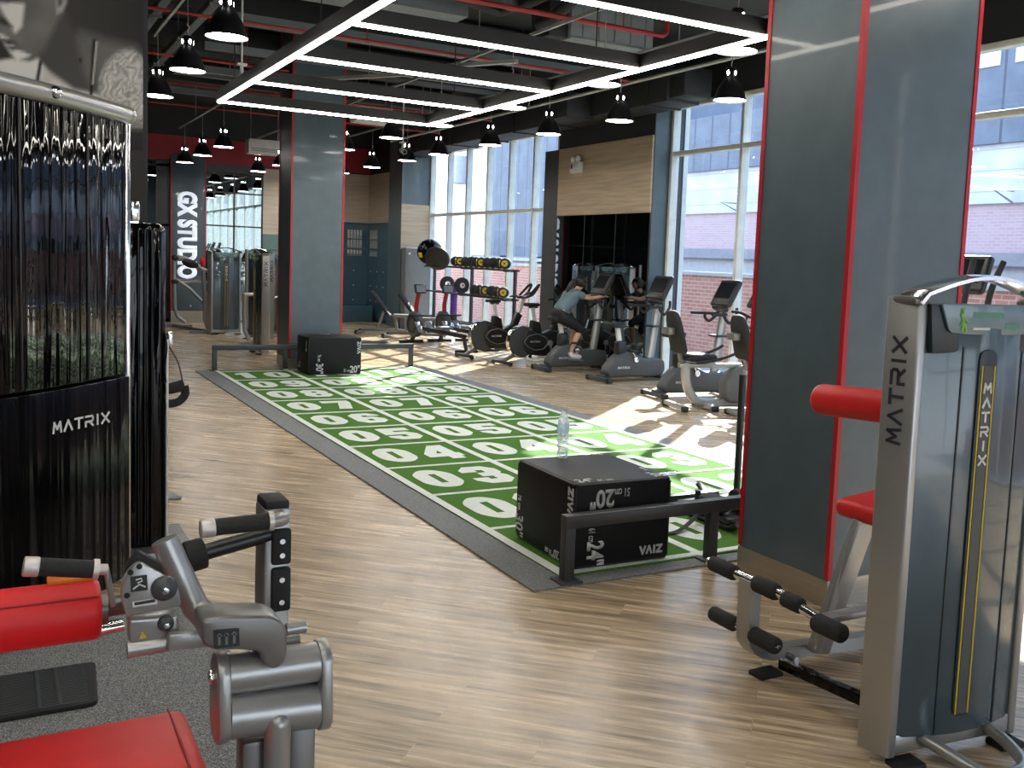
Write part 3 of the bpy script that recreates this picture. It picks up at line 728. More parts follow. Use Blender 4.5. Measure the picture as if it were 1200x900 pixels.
for k, (x, y, z, lab) in enumerate(((-.36, 6.95, 3.74, 'white security camera above the left LED beam'), (3.39, 11.75, 3.62, 'white security camera near the window row of lamps'))):
    c = thing('security_camera', lab, 'camera', (x, y, z))
    MB().cyl((0, .06, .03), (0, -.10, -.02), .045, bev=.01).done('camera_body', M['white_plastic'], c)
    MB().cyl((0, -.095, -.018), (0, -.108, -.022), .034).done('lens', M['black_gloss'], c)
    MB().cyl((0, 0, .04), (0, 0, .14), .02).box((0, 0, .15), (.1, .1, .02)).cyl((0, 0, .15), (0, 0, CEIL-z), .012, n=8).done('mount', M['white_plastic'], c)
el = thing('emergency_light', 'white twin spot emergency light on the oak panel', 'emergency light', (6.265, 10.55, 3.5))
MB().box((-.05, 0, 0), (.1, .3, .2), .01).done('battery_box', M['white_plastic'], el)
for s in (-1, 1): MB().ball((-.07, s*.08, .15), .06, (.8, 1, 1)).cyl((-.05, s*.08, .09), (-.05, s*.08, .13), .02).done('spot_head', M['white'], el)
MB().box((-.103, .08, .02), (.004, .05, .08)).done('indicator', M['dark_grey'], el, ang=0)

# ------------------------------------------------------------------ turf track
tf = thing('turf_track', 'green numbered turf track with white lane lines', 'turf', (0, 0, 0))
MB().box((1.5, 5.05, .006), (3.56, 10.46, .012)).done('border', M['grey_mat'], tf, ang=0)
MB().box((1.5, 5.05, .013), (3.06, 10.2, .012)).done('turf', M['turf'], tf, ang=0)
b = MB()
for x in (.0, 1.0, 2.0, 3.0): b.box((x, 5.05, .0205), (.065, 10.2, .004))
for k in range(0, 11): b.box((1.5, k if k else .0, .0205), (3.0, .045 if k else .06, .0042))
b.done('lane_lines', M['turf_white'], tf, ang=0)
O = rounded([(3, 0), (7, 0), (10, 3), (10, 9), (7, 12), (3, 12), (0, 9), (0, 3)], 1.6)
rc = lambda a, b_, c, d_: [(a, b_), (c, b_), (c, d_), (a, d_)]
DG = {'0': [O, rc(4.1, 3, 5.9, 9)], '1': [[(3, 0), (7.4, 0), (7.4, 12), (4.4, 12), (1.2, 9.8), (1.2, 7.2), (3, 7.9)]],
      '2': [[(0, 0), (10, 0), (10, 3), (5.4, 3), (10, 6.6), (10, 9.6), (7.5, 12), (2.5, 12), (0, 9.6), (0, 7.8), (4.1, 7.8), (4.1, 9.1), (6, 9.1), (6, 7.9), (0, 3.2)]],
      '3': [[(2.5, 0), (7.5, 0), (10, 2.3), (10, 5), (9, 6.1), (10, 7.2), (10, 9.7), (7.5, 12), (2.5, 12), (0, 9.7), (0, 8), (4.1, 8), (4.1, 9.2), (6, 9.2), (6, 7.4), (3.5, 7.4), (3.5, 4.8), (6, 4.8), (6, 2.8), (4.1, 2.8), (4.1, 4), (0, 4), (0, 2.3)]],
      '4': [[(5.2, 0), (9, 0), (9, 2), (10, 2), (10, 4.8), (9, 4.8), (9, 12), (5, 12), (0, 5), (0, 2), (5.2, 2)], [(5.2, 4.8), (5.2, 7.4), (3.5, 4.8)]],
      '5': [[(2.5, 0), (7.5, 0), (10, 2.4), (10, 5.6), (7.5, 7.9), (4.1, 7.9), (4.1, 9.1), (9.6, 9.1), (9.6, 12), (0, 12), (0, 5), (6, 5), (6, 2.8), (4.1, 2.8), (4.1, 3.9), (0, 3.9), (0, 2.4)]],
      '6': [[(2.5, 0), (7.5, 0), (10, 2.4), (10, 5), (7.5, 7.3), (4.1, 7.3), (4.1, 9.1), (6, 9.1), (6, 8.3), (10, 8.3), (10, 9.7), (7.5, 12), (2.5, 12), (0, 9.7), (0, 2.4)], rc(4.1, 2.8, 5.9, 4.8)],
      '7': [[(2, 0), (6.6, 0), (10, 9), (10, 12), (0, 12), (0, 9), (5.6, 9)]],
      '8': [[(2.5, 0), (7.5, 0), (10, 2.3), (10, 5), (9, 6), (10, 7), (10, 9.7), (7.5, 12), (2.5, 12), (0, 9.7), (0, 7), (1, 6), (0, 5), (0, 2.3)], rc(4.1, 2.7, 5.9, 4.8), rc(4.1, 7.2, 5.9, 9.3)]}
DG['9'] = [[(10-x, 12-y) for x, y in p] for p in DG['6']]
dm = {k: poly_mesh(v) for k, v in DG.items()}
b = MB()
for lane in range(3):
    for row in range(10):
        s = '%02d' % (row+1) if row < 9 else '10'
        for j, ch in enumerate(s):
            b.mesh(dm[ch], Matrix.Translation((lane+.115+j*.43, row+.2, .0222)) @ Matrix.Diagonal((.034, .052, 1, 1)))
b.done('numerals', M['turf_white'], tf, ang=0)
# ------------------------------------------------------------------ barriers, jump boxes, bottle, sled
def barrier(label, y, loc, h=.5, n=(0.0, 1.03, 2.05, 3.06)):
    o = thing('sled_stop_barrier', label, 'barrier', loc)
    for k in range(len(n)):
        q = MB().box((n[k], 0, h/2), (.065, .065, h), .005).done('post', M['barrier'], o)
        MB().box((n[k], 0, .006), (.14, .14, .012), .002).done('foot_plate', M['barrier'], q)
    MB().box(((n[0]+n[-1])/2, 0, h-.01), (n[-1]-n[0]+.065, .07, .075), .005).done('rail', M['barrier'], o)
    return o
barrier('low dark steel barrier in front of the jump box with the bottle', 0, (-.035, -.115, .0125), .357)
barrier('low dark steel barrier across the far end of the turf', 0, (-.02, 10.225, .0125), .35)

def jump_box(label, loc, rz, w, d, h, front, left, top):
    o = thing('jump_box', label, 'plyo box', loc, rz)
    MB().box((0, 0, h/2), (w, d, h), .022, seg=3).done('body', M['foam'], o)
    b = MB()
    for sx in (-1, 1):
        for z in (.012, h-.012): b.box((sx*(w/2-.006), 0, z), (.012, d-.05, .012), .004)
        for sy in (-1, 1): b.box((sx*(w/2-.006), sy*(d/2-.006), h/2), (.012, .012, h-.05), .004)
    for sy in (-1, 1):
        for z in (.012, h-.012): b.box((0, sy*(d/2-.006), z), (w-.05, .012, .012), .004)
    b.done('seam', M['foam_seam'], o)
    b = MB()
    def put(items, face):
        for (s, u, v, tw, th, rot, bold) in items:
            me = mb_mesh(strokes(s, tw, th, th*.3)) if s == 'ZIVA' else text_mesh(s, tw, th, bold, .002)
            r = Matrix.Rotation(R(rot), 4, 'Z')
            if face == 'F': m = MX((1, 0, 0), (0, 0, 1), (0, -1, 0), (-w/2+u*w, -d/2-.0005, v*h))
            elif face == 'L': m = MX((0, -1, 0), (0, 0, 1), (-1, 0, 0), (-w/2-.0005, d/2-u*d, v*h))
            else: m = MX((1, 0, 0), (0, 1, 0), (0, 0, 1), (-w/2+u*w, -d/2+v*d, h+.0005))
            b.mesh(me, m @ r)
    put(front, 'F'); put(left, 'L'); put(top, 'T')
    b.done('lettering', M['pale'], o, ang=0)
    return o
jump_box('large black foam jump box with a water bottle standing on its top', (.425, .385, .02), R(-1.5), .672, .768, .515,
    [('20"', .27, .80, .165, .115, 180, .03), ('51 cm', .475, .86, .105, .05, 180, .015), ('24"', .225, .17, .15, .12, -90, .03), ('61 cm', .18, .39, .085, .045, -90, .01), ('ZIVA', .81, .14, .155, .042, 180, 0)],
    [('30"', .07, .17, .14, .11, -90, .02), ('76 cm', .06, .46, .10, .045, -90, .01), ('ZIVA', .93, .76, .17, .05, -90, 0), ('51 cm', .60, .06, .08, .04, 180, .01), ('20"', .72, .07, .09, .06, 180, .02)],
    [('61 cm', .33, .06, .10, .04, 0, .01), ('24"', .14, .09, .12, .08, 0, .02), ('30"', .90, .10, .12, .08, 90, .02), ('76 cm', .92, .30, .10, .04, 90, .01), ('ZIVA', .8, .96, .14, .03, 180, 0)])
jump_box('black foam jump box at the foot of the far pillar', (1.52, 9.66, .02), R(0), .79, .61, .555,
    [('30"', .21, .17, .15, .11, -90, .02), ('76 cm', .20, .45, .10, .05, -90, .01), ('20"', .88, .14, .15, .11, 0, .02), ('51 cm', .73, .11, .10, .05, 0, .01), ('ZIVA', .955, .72, .17, .045, -90, 0)],
    [('24"', .2, .2, .13, .1, 180, .02), ('ZIVA', .8, .75, .15, .04, 90, 0)], [('ZIVA', .5, .9, .14, .03, 180, 0)])

bt = thing('water_bottle', 'clear plastic water bottle standing on the near jump box', 'bottle', (.39, .71, .536))
pr = [(.0, .004), (.03, .0), (.036, .006)]
z = .012
while z < .15:
    pr += [(.0375, z), (.0375, z+.008), (.034, z+.012), (.034, z+.014)]; z += .018
pr += [(.037, .158), (.037, .23), (.035, .245), (.026, .275), (.017, .298), (.0135, .305), (.0135, .318)]
MB().lathe(pr, 28).done('bottle_body', M['bottle'], bt)
MB().lathe([(0, .314), (.0165, .314), (.0165, .336), (.014, .339), (0, .339)], 24).done('cap', M['white_plastic'], bt)
MB().lathe([(.0376, .165), (.0376, .225)], 28).done('label_band', M['label'], bt)

sl = thing('push_sled', 'black push sled with an upright pole standing on the turf beside the near pillar', 'sled', (1.72, .72, .02))
b = MB()
for x in (-.2, .26): b.tube([(x, -.48, .07), (x, -.40, .025), (x, .45, .025), (x, .55, .09)], (.03, .022), n=8)
b.box((.03, -.1, .07), (.5, .6, .035), .006).box((.03, .35, .06), (.5, .07, .05), .006); b.done('skid_frame', M['black_plastic'], sl)
MB().cyl((.25, .08, .06), (.33, .18, 1.0), .026).done('push_pole', M['black_plastic'], sl)
MB().cyl((-.1, .1, .06), (-.1, .1, .17), .024).done('weight_post', M['black_plastic'], sl)
MB().cyl((-.52, .36, .24), (-.12, .36, .24), .019).done('low_handle', M['chrome'], sl)
MB().tube([(-.30, .36, .05), (-.3, .36, .24)], .016).done('handle_upright', M['black_plastic'], sl)
for k in range(3): MB().cyl((-.05+k*.11, -.25-.02*k, .165), (-.05+k*.11+.05, -.25-.02*k, .165), .085-.008*k, n=24, bev=.012).done('weight_plate', M['black_matte'], sl)
MB().box((-.19, -.2, .15), (.17, .22, .12), .05).done('harness_bag', M['black_matte'], sl)
MB().box((-.06, -.34, .22), (.04, .04, .12), .012).done('red_strap', M['red_trim'], sl)
MB().cyl((.16, -.36, .24), (.26, -.36, .26), .032, bev=.01).done('collar', M['chrome'], sl)
MB().tube([(-.26, -.2, .15), (-.45, -.25, .04), (-.62, -.30, .012), (-.76, -.24, .012), (-.88, -.2, .012)], (.022, .006), n=8, smooth=5).done('tow_strap', M['black_matte'], sl)

# ------------------------------------------------------------------ weight tower machines
W = .64
def tower(name, label, loc, rz, H=1.73, group=None):
    o = thing(name, label, 'exercise machine', loc, rz, group)
    xw = -W/2
    for s in (-1, 1):
        pl = rounded([(s*(W/2), 0), (s*(W/2-.04), .0), (s*(W/2-.015), .13), (s*(W/2+.04), .13)], .012)
        if s < 0: pl = pl[::-1]
        MB().prism(pl, H-.05, Matrix.Translation((0, 0, .03)), .004).done('side_post', M['silver'], o)
    n = 16; arc = [(-W/2+.04+(W-.08)*k/n, .01-.045*math.sin(PI*k/n)) for k in range(n+1)]
    MB().prism(arc+[(W/2-.05, .10), (-W/2+.05, .10)], H-.22, Matrix.Translation((0, 0, .10)), .006).done('shroud', M['smoke'], o)
    b = MB()
    for u in (.27, .80):
        k = u*n; x = -W/2+.04+(W-.08)*u; y = .01-.045*math.sin(PI*u)
        b.box((x, y-.0005, .10+(H-.28)/2), (.006, .006, H-.30))
    b.done('groove', M['smoke_dark'], o, ang=0)
    xs = -.018
    sp = MB().prism(rounded([(xs-.042, .17), (xs+.042, .17), (xs+.042, H-.2), (xs-.042, H-.2)], .04), .008, XZ((0, -.032, 0)), .002).done('guide_slot', M['smoke_dark'], o)
    b = MB()
    for s in (-1, 1): b.box((xs+s*.030, -.0415, .17+(H-.42)/2), (.006, .004, H-.44))
    b.done('yellow_line', M['yellow'], sp, ang=0)
    MB().box((xs, -.041, .17+(H-.42)/2), (.045, .003, H-.44)).done('slot_panel', M['dark_grey'], sp, ang=0)
    MB().mesh(mb_mesh(strokes('MATRIX', .033, .033, .0075, .62, True, .003)), XZ((xs, -.0425, H-.475))).done('lettering', M['white'], sp, ang=0)
    # display
    pd = rounded([(-.21, H-.14), (-.255, H-.035), (.255, H-.035), (.21, H-.14), (.1, H-.147), (-.1, H-.147)], .02)
    dp = MB().prism([(-.27, H-.215), (-.29, H-.04), (.29, H-.04), (.27, H-.215)], .05, XZ((0, .03, 0)), .01).done('display_surround', M['smoke_dark'], o)
    ds = MB().prism(pd, .012, XZ((0, -.022, 0)), .003).done('display_panel', M['display'], o)
    b = MB()
    zo = H; H += .015
    b.tube([(-.165, -.036, H-.085), (-.15, -.036, H-.115), (-.155, -.036, H-.15)], .006, n=6).tube([(-.15, -.036, H-.12), (-.135, -.036, H-.15)], .005, n=6).tube([(-.165, -.036, H-.13), (-.15, -.036, H-.10), (-.13, -.036, H-.118)], .004, n=6).ball((-.158, -.036, H-.075), .009, n=8)
    b.lathe([(.016, -.003), (.024, -.003), (.024, .003), (.016, .003)], 14, MX((1, 0, 0), (0, 0, 1), (0, -1, 0), (.175, -.036, H-.115)))
    b.done('figure_mark', M['green_ink'], ds)
    b = MB().box((-.03, -.0345, H-.09), (.15, .002, .022)).box((.09, -.0345, H-.13), (.07, .002, .02)); b.done('green_line', M['teal_ink'], ds, ang=0)
    MB().box((-.06, -.0345, H-.14), (.08, .002, .008)).done('white_line', M['white'], ds, ang=0); H = zo
    # silver arched top
    b = MB(); sec = [(-1, -.6), (-.5, -1), (.5, -1), (1, -.6), (1, .6), (.5, 1), (-.5, 1), (-1, .6)]
    b.tube([(-W/2-.012, .045, H-.04), (-W/2+.02, .045, H-.005)]+[(-W/2+.05+(W-.1)*k/10, .045, H+.005+.055*math.sin(PI*k/10)) for k in range(11)]+[(W/2-.02, .045, H-.005), (W/2+.012, .045, H-.04)], (.065, .011), sec=[(v, u) for u, v in sec] if False else sec)
    b.done('top_arch', M['chrome'], o)
    for s in (-1, 1): MB().box((s*(W/2-.005), .062, H-.03), (.075, .14, .03), .012).done('post_cap', M['silver_dark'], o)
    MB().box((0, .04, .075), (W-.06, .07, .075), .008).done('base_bar', M['silver'], o)
    for s in (-1, 1): MB().box((s*(W/2-.07), -.02, .012), (.12, .09, .024), .006).done('foot', M['black_matte'], o)
    return o
t0 = thing
tm = tower('weight_stack_machine', 'large weight stack tower with smoke grey shroud in front of the large pillar', (.332, -2.436, 0), R(-7), 1.76)
def on_tower(parent, lx, ly, lz): return Vector((lx, ly, lz))
# lettering on the outer side of the left post
MB().mesh(mb_mesh(strokes('MATRIX', .385, .05, .0115, .42, False, .002)), MX((0, 0, 1), (-.294, .956, 0), (-.956, -.294, 0), (-.3415, .066, 1.40))).done('post_lettering', M['ink'], tm, ang=0)
MB().tube([(-.16, .02, .085), (-.145, -.05, .08), (-.07, -.20, .04), (.02, -.25, .04), (.12, -.22, .045), (.17, -.10, .06), (.165, .02, .085)], .024, n=10, smooth=4).done('front_loop', M['silver'], tm)
MB().cyl((-.16, -.01, .085), (-.16, -.022, .085), .012, n=8).cyl((.165, -.01, .085), (.165, -.022, .085), .012, n=8).done('bolt', M['chrome'], tm)
inv = (Matrix.Translation((.332, -2.436, 0)) @ Matrix.Rotation(R(-7), 4, 'Z')).inverted()
def wp(mb, name, m, par=None):                       # part given in room coordinates
    bmesh.ops.transform(mb.bm, matrix=inv, verts=mb.bm.verts)
    return mb.done(name, m, par or tm)
yt = .10
b = MB()
b.tube([(yt, -1.5, .43), (yt, -1.5, .20), (yt+.02, -1.5, .13), (yt+.09, -1.51, .085), (yt+.22, -1.53, .075), (.95, -1.62, .075)], (.045, .028), smooth=4, sec=[(-1, -1), (1, -1), (1, 1), (-1, 1)])
wp(b, 'foot_frame', M['silver'])
wp(MB().box((yt, -1.5, .33), (.05, .07, .2), .012), 'roller_plate', M['silver'])
wp(MB().cyl((yt, -1.2, .425), (yt, -1.73, .425), .021), 'roller_bar', M['chrome'])
wp(MB().cyl((yt, -1.25, .19), (yt, -1.70, .19), .016), 'roller_bar', M['chrome'])
for (a, c, z, r) in ((-1.22, -1.40, .425, .036), (-1.53, -1.68, .423, .038), (-1.245, -1.42, .19, .036), (-1.53, -1.70, .188, .038), (-1.715, -1.83, .412, .035), (-1.905, -2.07, .375, .040)):
    wp(MB().cyl((yt, a, z), (yt, c, z), r, bev=.018), 'roller_grip', M['grip'])
wp(MB().cyl((yt, -1.70, .42), (yt, -2.0, .385), .021), 'roller_bar', M['chrome'])
wp(MB().box((yt+.13, -1.93, .39), (.30, .07, .03), .01), 'roller_link', M['silver'])
wp(MB().bar((.42, -1.62, .08), (.58, -1.7, .70), .055, .11, .012), 'seat_post', M['silver'])
wp(MB().bar((.37, -1.66, .10), (.54, -1.68, .66), .03, .05, .01), 'seat_strut', M['silver'])
wp(MB().bar((.20, -1.62, .07), (.30, -2.30, .06), .045, .05, .008), 'floor_tube', M['black_gloss'])
wp(MB().box((.16, -1.57, .01), (.13, .09, .02), .004), 'rubber_foot', M['black_matte'])
wp(MB().cyl((.235, -1.62, .10), (.235, -1.68, .10), .014, n=8), 'pivot_bolt', M['chrome'])
wp(MB().box((.78, -1.72, .765), (.52, .32, .085), .035, rot=Euler((0, R(-6), 0)).to_matrix(), seg=4), 'seat', M['red_vinyl'])
wp(MB().cyl((.30, -1.64, 1.262), (.33, -2.12, 1.285), .068, n=28, bev=.03), 'thigh_pad', M['red_vinyl'])
wp(MB().bar((.9, -1.85, 1.28), (.9, -2.25, 1.28), .05, .05, .006).bar((.32, -1.9, 1.27), (.95, -1.9, 1.28), .03, .03), 'pad_arm', M['silver'])
wp(MB().bar((.95, -1.62, .07), (.95, -1.9, 1.3), .06, .08, .01), 'rear_frame', M['silver'])
wp(MB().cyl((.93, -2.02, .05), (1.04, -2.02, .05), .05, bev=.01), 'foot_roller', M['mid_grey'])
wp(MB().bar((.95, -1.7, .06), (.98, -2.05, .06), .05, .05, .008), 'rear_floor_tube', M['silver'])

# far towers behind the far pillar
tow = tower('weight_stack_machine', 'grey weight tower with MATRIX on its side post nearest the far pillar', (1.16, 12.75, 0), R(-90), 1.76)
MB().mesh(mb_mesh(strokes('MATRIX', .41, .052, .0125, .42, False, .002)), MX((0, 0, 1), (-.294, -.956, 0), (.956, -.294, 0), (.3415, .066, 1.40))).done('post_lettering', M['ink'], tow, ang=0)
FT = [((1.42, 16.7, 0), R(12), 'weight tower with a yellow lined slot facing the camera beside the GX STUDIO pillar'), ((1.75, 15.4, 0), R(-60), 'weight tower between the yellow lined tower and the one nearest the far pillar'),
      ((2.35, 16.4, 0), R(-20), 'weight tower half hidden behind the far pillar'), ((2.45, 14.6, 0), R(90), 'weight tower hidden behind the far pillar and reflected in the wall mirror')]
for l, r, lab in FT: dup(tow, l, r, lab)
def seat_unit(label, loc, rz):
    o = thing('machine_seat', label, 'exercise machine', loc, rz)
    MB().box((0, 0, .52), (.36, .42, .08), .03, seg=3).done('seat', M['red_vinyl'], o)
    MB().box((0, .24, .82), (.30, .08, .52), .03, rot=Euler((R(-12), 0, 0)).to_matrix(), seg=3).done('backrest', M['red_vinyl'], o)
    MB().bar((0, 0, .03), (0, .05, .5), .07, .07, .01).bar((0, -.45, .04), (0, .55, .04), .07, .06, .01).bar((0, .3, .04), (0, .3, 1.15), .06, .08, .01).box((0, -.45, .03), (.5, .07, .05), .01).done('frame', M['silver'], o)
    MB().tube([(-.28, .2, .9), (-.3, -.05, .95), (-.26, -.25, .95)], .02, smooth=4).tube([(.28, .2, .9), (.3, -.05, .95), (.26, -.25, .95)], .02, smooth=4).bar((-.28, .25, .9), (.28, .25, .9), .04, .04).done('handle', M['chrome'], o)
    return o
seat_unit('red seat machine beside the tower nearest the far pillar', (2.0, 13.5, 0), R(-60))
su = thing('rear_delt_machine', 'silver framed machine with a black pad in front of the GX STUDIO pillar', 'exercise machine', (.95, 17.9, 0))
def sup(mb, name, m): bmesh.ops.translate(mb.bm, vec=(-.95, -17.9, 0), verts=mb.bm.verts); return mb.done(name, m, su)
sup(MB().tube([(0.671, 18.6, 1.592), (0.673, 18.6, 0.833), (0.692, 18.6, 0.414), (0.747, 18.6, 0.242), (0.91, 18.6, 0.108)], .04, n=10), 'left_frame', M['silver'])
sup(MB().tube([(1.006, 17.0, 1.307), (1.043, 17.0, 0.733), (1.046, 17.0, 0.281), (1.116, 17.0, 0.118), (1.186, 17.0, 0.027)], .045, n=10), 'right_frame', M['silver'])
sup(MB().bar((.35, 18.6, .03), (1.05, 18.6, .03), .08, .05).bar((.75, 17.0, .03), (1.45, 17.0, .03), .08, .05).bar((.66, 18.5, .05), (1.05, 17.1, .05), .08, .06), 'floor_bar', M['silver_dark'])
sup(MB().tube([(0.551, 17.8, 1.6), (0.794, 17.8, 1.554), (1.182, 17.8, 1.308), (1.541, 17.8, 1.281)], .045, n=8).tube([(1.111, 17.4, 1.317), (1.375, 17.4, 1.307), (1.66, 17.4, 1.204)], .03, n=8), 'top_arm', M['silver'])
def sue(mb, name, m): bmesh.ops.translate(mb.bm, vec=(-.95, -17.9, 0), verts=mb.bm.verts); return each(mb, name, m, su)
sup(MB().tube([(0.617, 18.0, 1.1), (0.899, 18.0, 0.902), (1.186, 18.0, 0.607)], .035, n=8).tube([(0.63, 18.2, 1.019), (0.789, 18.2, 1.023), (1.219, 18.2, 1.033), (1.528, 18.2, 1.04)], .03, n=8).tube([(1.096, 17.2, 0.814), (1.34, 17.2, 0.8), (1.641, 17.2, 0.805)], .05, n=8), 'brace', M['silver'])
sup(MB().ball((0.816, 17.4, 1.453), .16, (1.1, .5, .55), rot=Matrix.Rotation(R(15), 4, 'Y')), 'black_pad', M['black_matte'])
sue(MB().ball((0.508, 17.4, 1.568), .07).ball((0.51, 17.4, 1.065), .07, (1.2, .8, .7)), 'joint', M['black_plastic'])
sue(MB().ball((1.04, 17.3, 1.499), .07, (.7, .7, 1.6)).ball((1.563, 17.1, 1.339), .07, (.8, .8, 1.3)), 'red_grip', M['red_vinyl'])
fr2 = thing('frame_machine', 'silver tubular frame left of the tower nearest the far pillar', 'exercise machine', (1.4, 14.6, 0))
def fup(mb, name, m): bmesh.ops.translate(mb.bm, vec=(-1.4, -14.6, 0), verts=mb.bm.verts); return mb.done(name, m, fr2)
fup(MB().tube([(1.29, 14.4, 0.971), (1.294, 14.4, 0.549), (1.312, 14.4, 0.256), (1.393, 14.4, 0.093)], .04, n=8), 'upright', M['silver'])
fup(MB().tube([(1.274, 14.4, 0.954), (1.369, 14.4, 0.956), (1.464, 14.4, 0.958)], .035, n=8), 'cross_bar', M['silver'])
fup(MB().bar((1.2, 14.4, .03), (1.75, 14.4, .03), .07, .05), 'floor_bar', M['silver_dark'])
fup(MB().tube([(1.503, 15.2, 1.809), (1.509, 15.2, 1.172), (1.518, 15.2, 0.242)], .035, n=8), 'rear_post', M['silver'])
# ------------------------------------------------------------------ bikes
def upright_bike(label, loc, rz):
    o = thing('upright_bike', label, 'exercise bike', loc, rz)
    prof = rounded([(-.46, .07), (.52, .07), (.62, .15), (.60, .32), (.48, .36), (.20, .35), (.05, .42), (-.12, .47), (-.28, .42), (-.44, .26), (-.50, .14)], .09)
    MB().prism(prof, .24, XZ((0, .12, 0)), .035, 3).done('body_shell', M['dark_grey'], o)
    MB().mesh(mb_mesh(strokes('MATRIX', .22, .028, .008, .35, False, .002)), XZ((-.20, -.121, .22))).done('lettering', M['white'], o, ang=0)
    for x in (-.58, .56):
        s = MB().box((x, 0, .05), (.08, .5, .055), .015).done('stabilizer', M['dark_grey'], o)
        MB().box((x, -.28, .045), (.095, .07, .075), .015).box((x, .28, .045), (.095, .07, .075), .015).done('end_cap', M['black_plastic'], s)
    MB().box((-.5, 0, .08), (.2, .1, .06), .01).done('rear_beam', M['dark_grey'], o)
    MB().box((-.20, 0, .52), (.18, .13, .22), .04, seg=3).done('seat_boot', M['black_plastic'], o)
    MB().bar((-.21, 0, .55), (-.27, 0, .84), .05, .075, .008).done('seat_post', M['white_plastic'], o)
    MB().prism(rounded([(-.17, -.13), (.03, -.11), (.16, -.03), (.16, .03), (.03, .11), (-.17, .13)], .05), .075, Matrix.Translation((-.28, 0, .835)), .028, 3).done('saddle', M['black_matte'], o)
    MB().tube([(.38, 0, .32), (.44, 0, .75), (.50, 0, 1.20)], (.04, .06), sec=[(-1, -.6), (-.6, -1), (.6, -1), (1, -.6), (1, .6), (.6, 1), (-.6, 1), (-1, .6)]).done('mast', M['silver'], o)
    MB().box((.43, 0, .86), (.2, .26, .03), .012).done('bottle_tray', M['black_plastic'], o)
    rot = Euler((0, R(28), 0)).to_matrix()
    c = MB().box((.52, 0, 1.46), (.075, .46, .42), .03, rot=rot, seg=3).done('console', M['black_plastic'], o)
    MB().box(Vector((.52, 0, 1.46))+rot @ Vector((-.039, 0, .03)), (.006, .36, .25), rot=rot).done('screen', M['screen'], c, ang=0)
    MB().box(Vector((.52, 0, 1.46))+rot @ Vector((.04, 0, 0)), (.03, .40, .36), .012, rot=rot).done('console_back', M['mid_grey'], c)
    MB().box((.43, 0, 1.25), (.12, .3, .07), .03, rot=rot).done('console_base', M['black_plastic'], o)
    for s in (-1, 1):
        MB().tube([(.47, 0, 1.18), (.44, s*.14, 1.17), (.30, s*.25, 1.17), (.12, s*.27, 1.17)], .022, smooth=5).tube([(.34, s*.24, 1.17), (.36, s*.26, 1.10), (.44, s*.26, 1.06), (.55, s*.23, 1.17), (.56, s*.22, 1.27)], .022, smooth=5).done('handlebar', M['grip'], o)
    for s in (-1, 1):
        k = MB().bar((.02, s*.13, .34), (.02+s*.10, s*.15, .34-s*.14), .035, .02, .006).cyl((.02, s*.12, .34), (.02, s*.15, .34), .045, bev=.01).done('crank', M['chrome'], o)
        MB().box((.02+s*.10, s*.21, .34-s*.14), (.10, .09, .03), .008).done('pedal', M['black_plastic'], k)
    return o
ub = upright_bike('grey upright exercise bike with nobody on it in front of the white window frame', (5.79, 7.93, 0), R(2))
dup(ub, (5.60, 9.38, 0), R(-3), 'grey upright exercise bike ridden by the person')
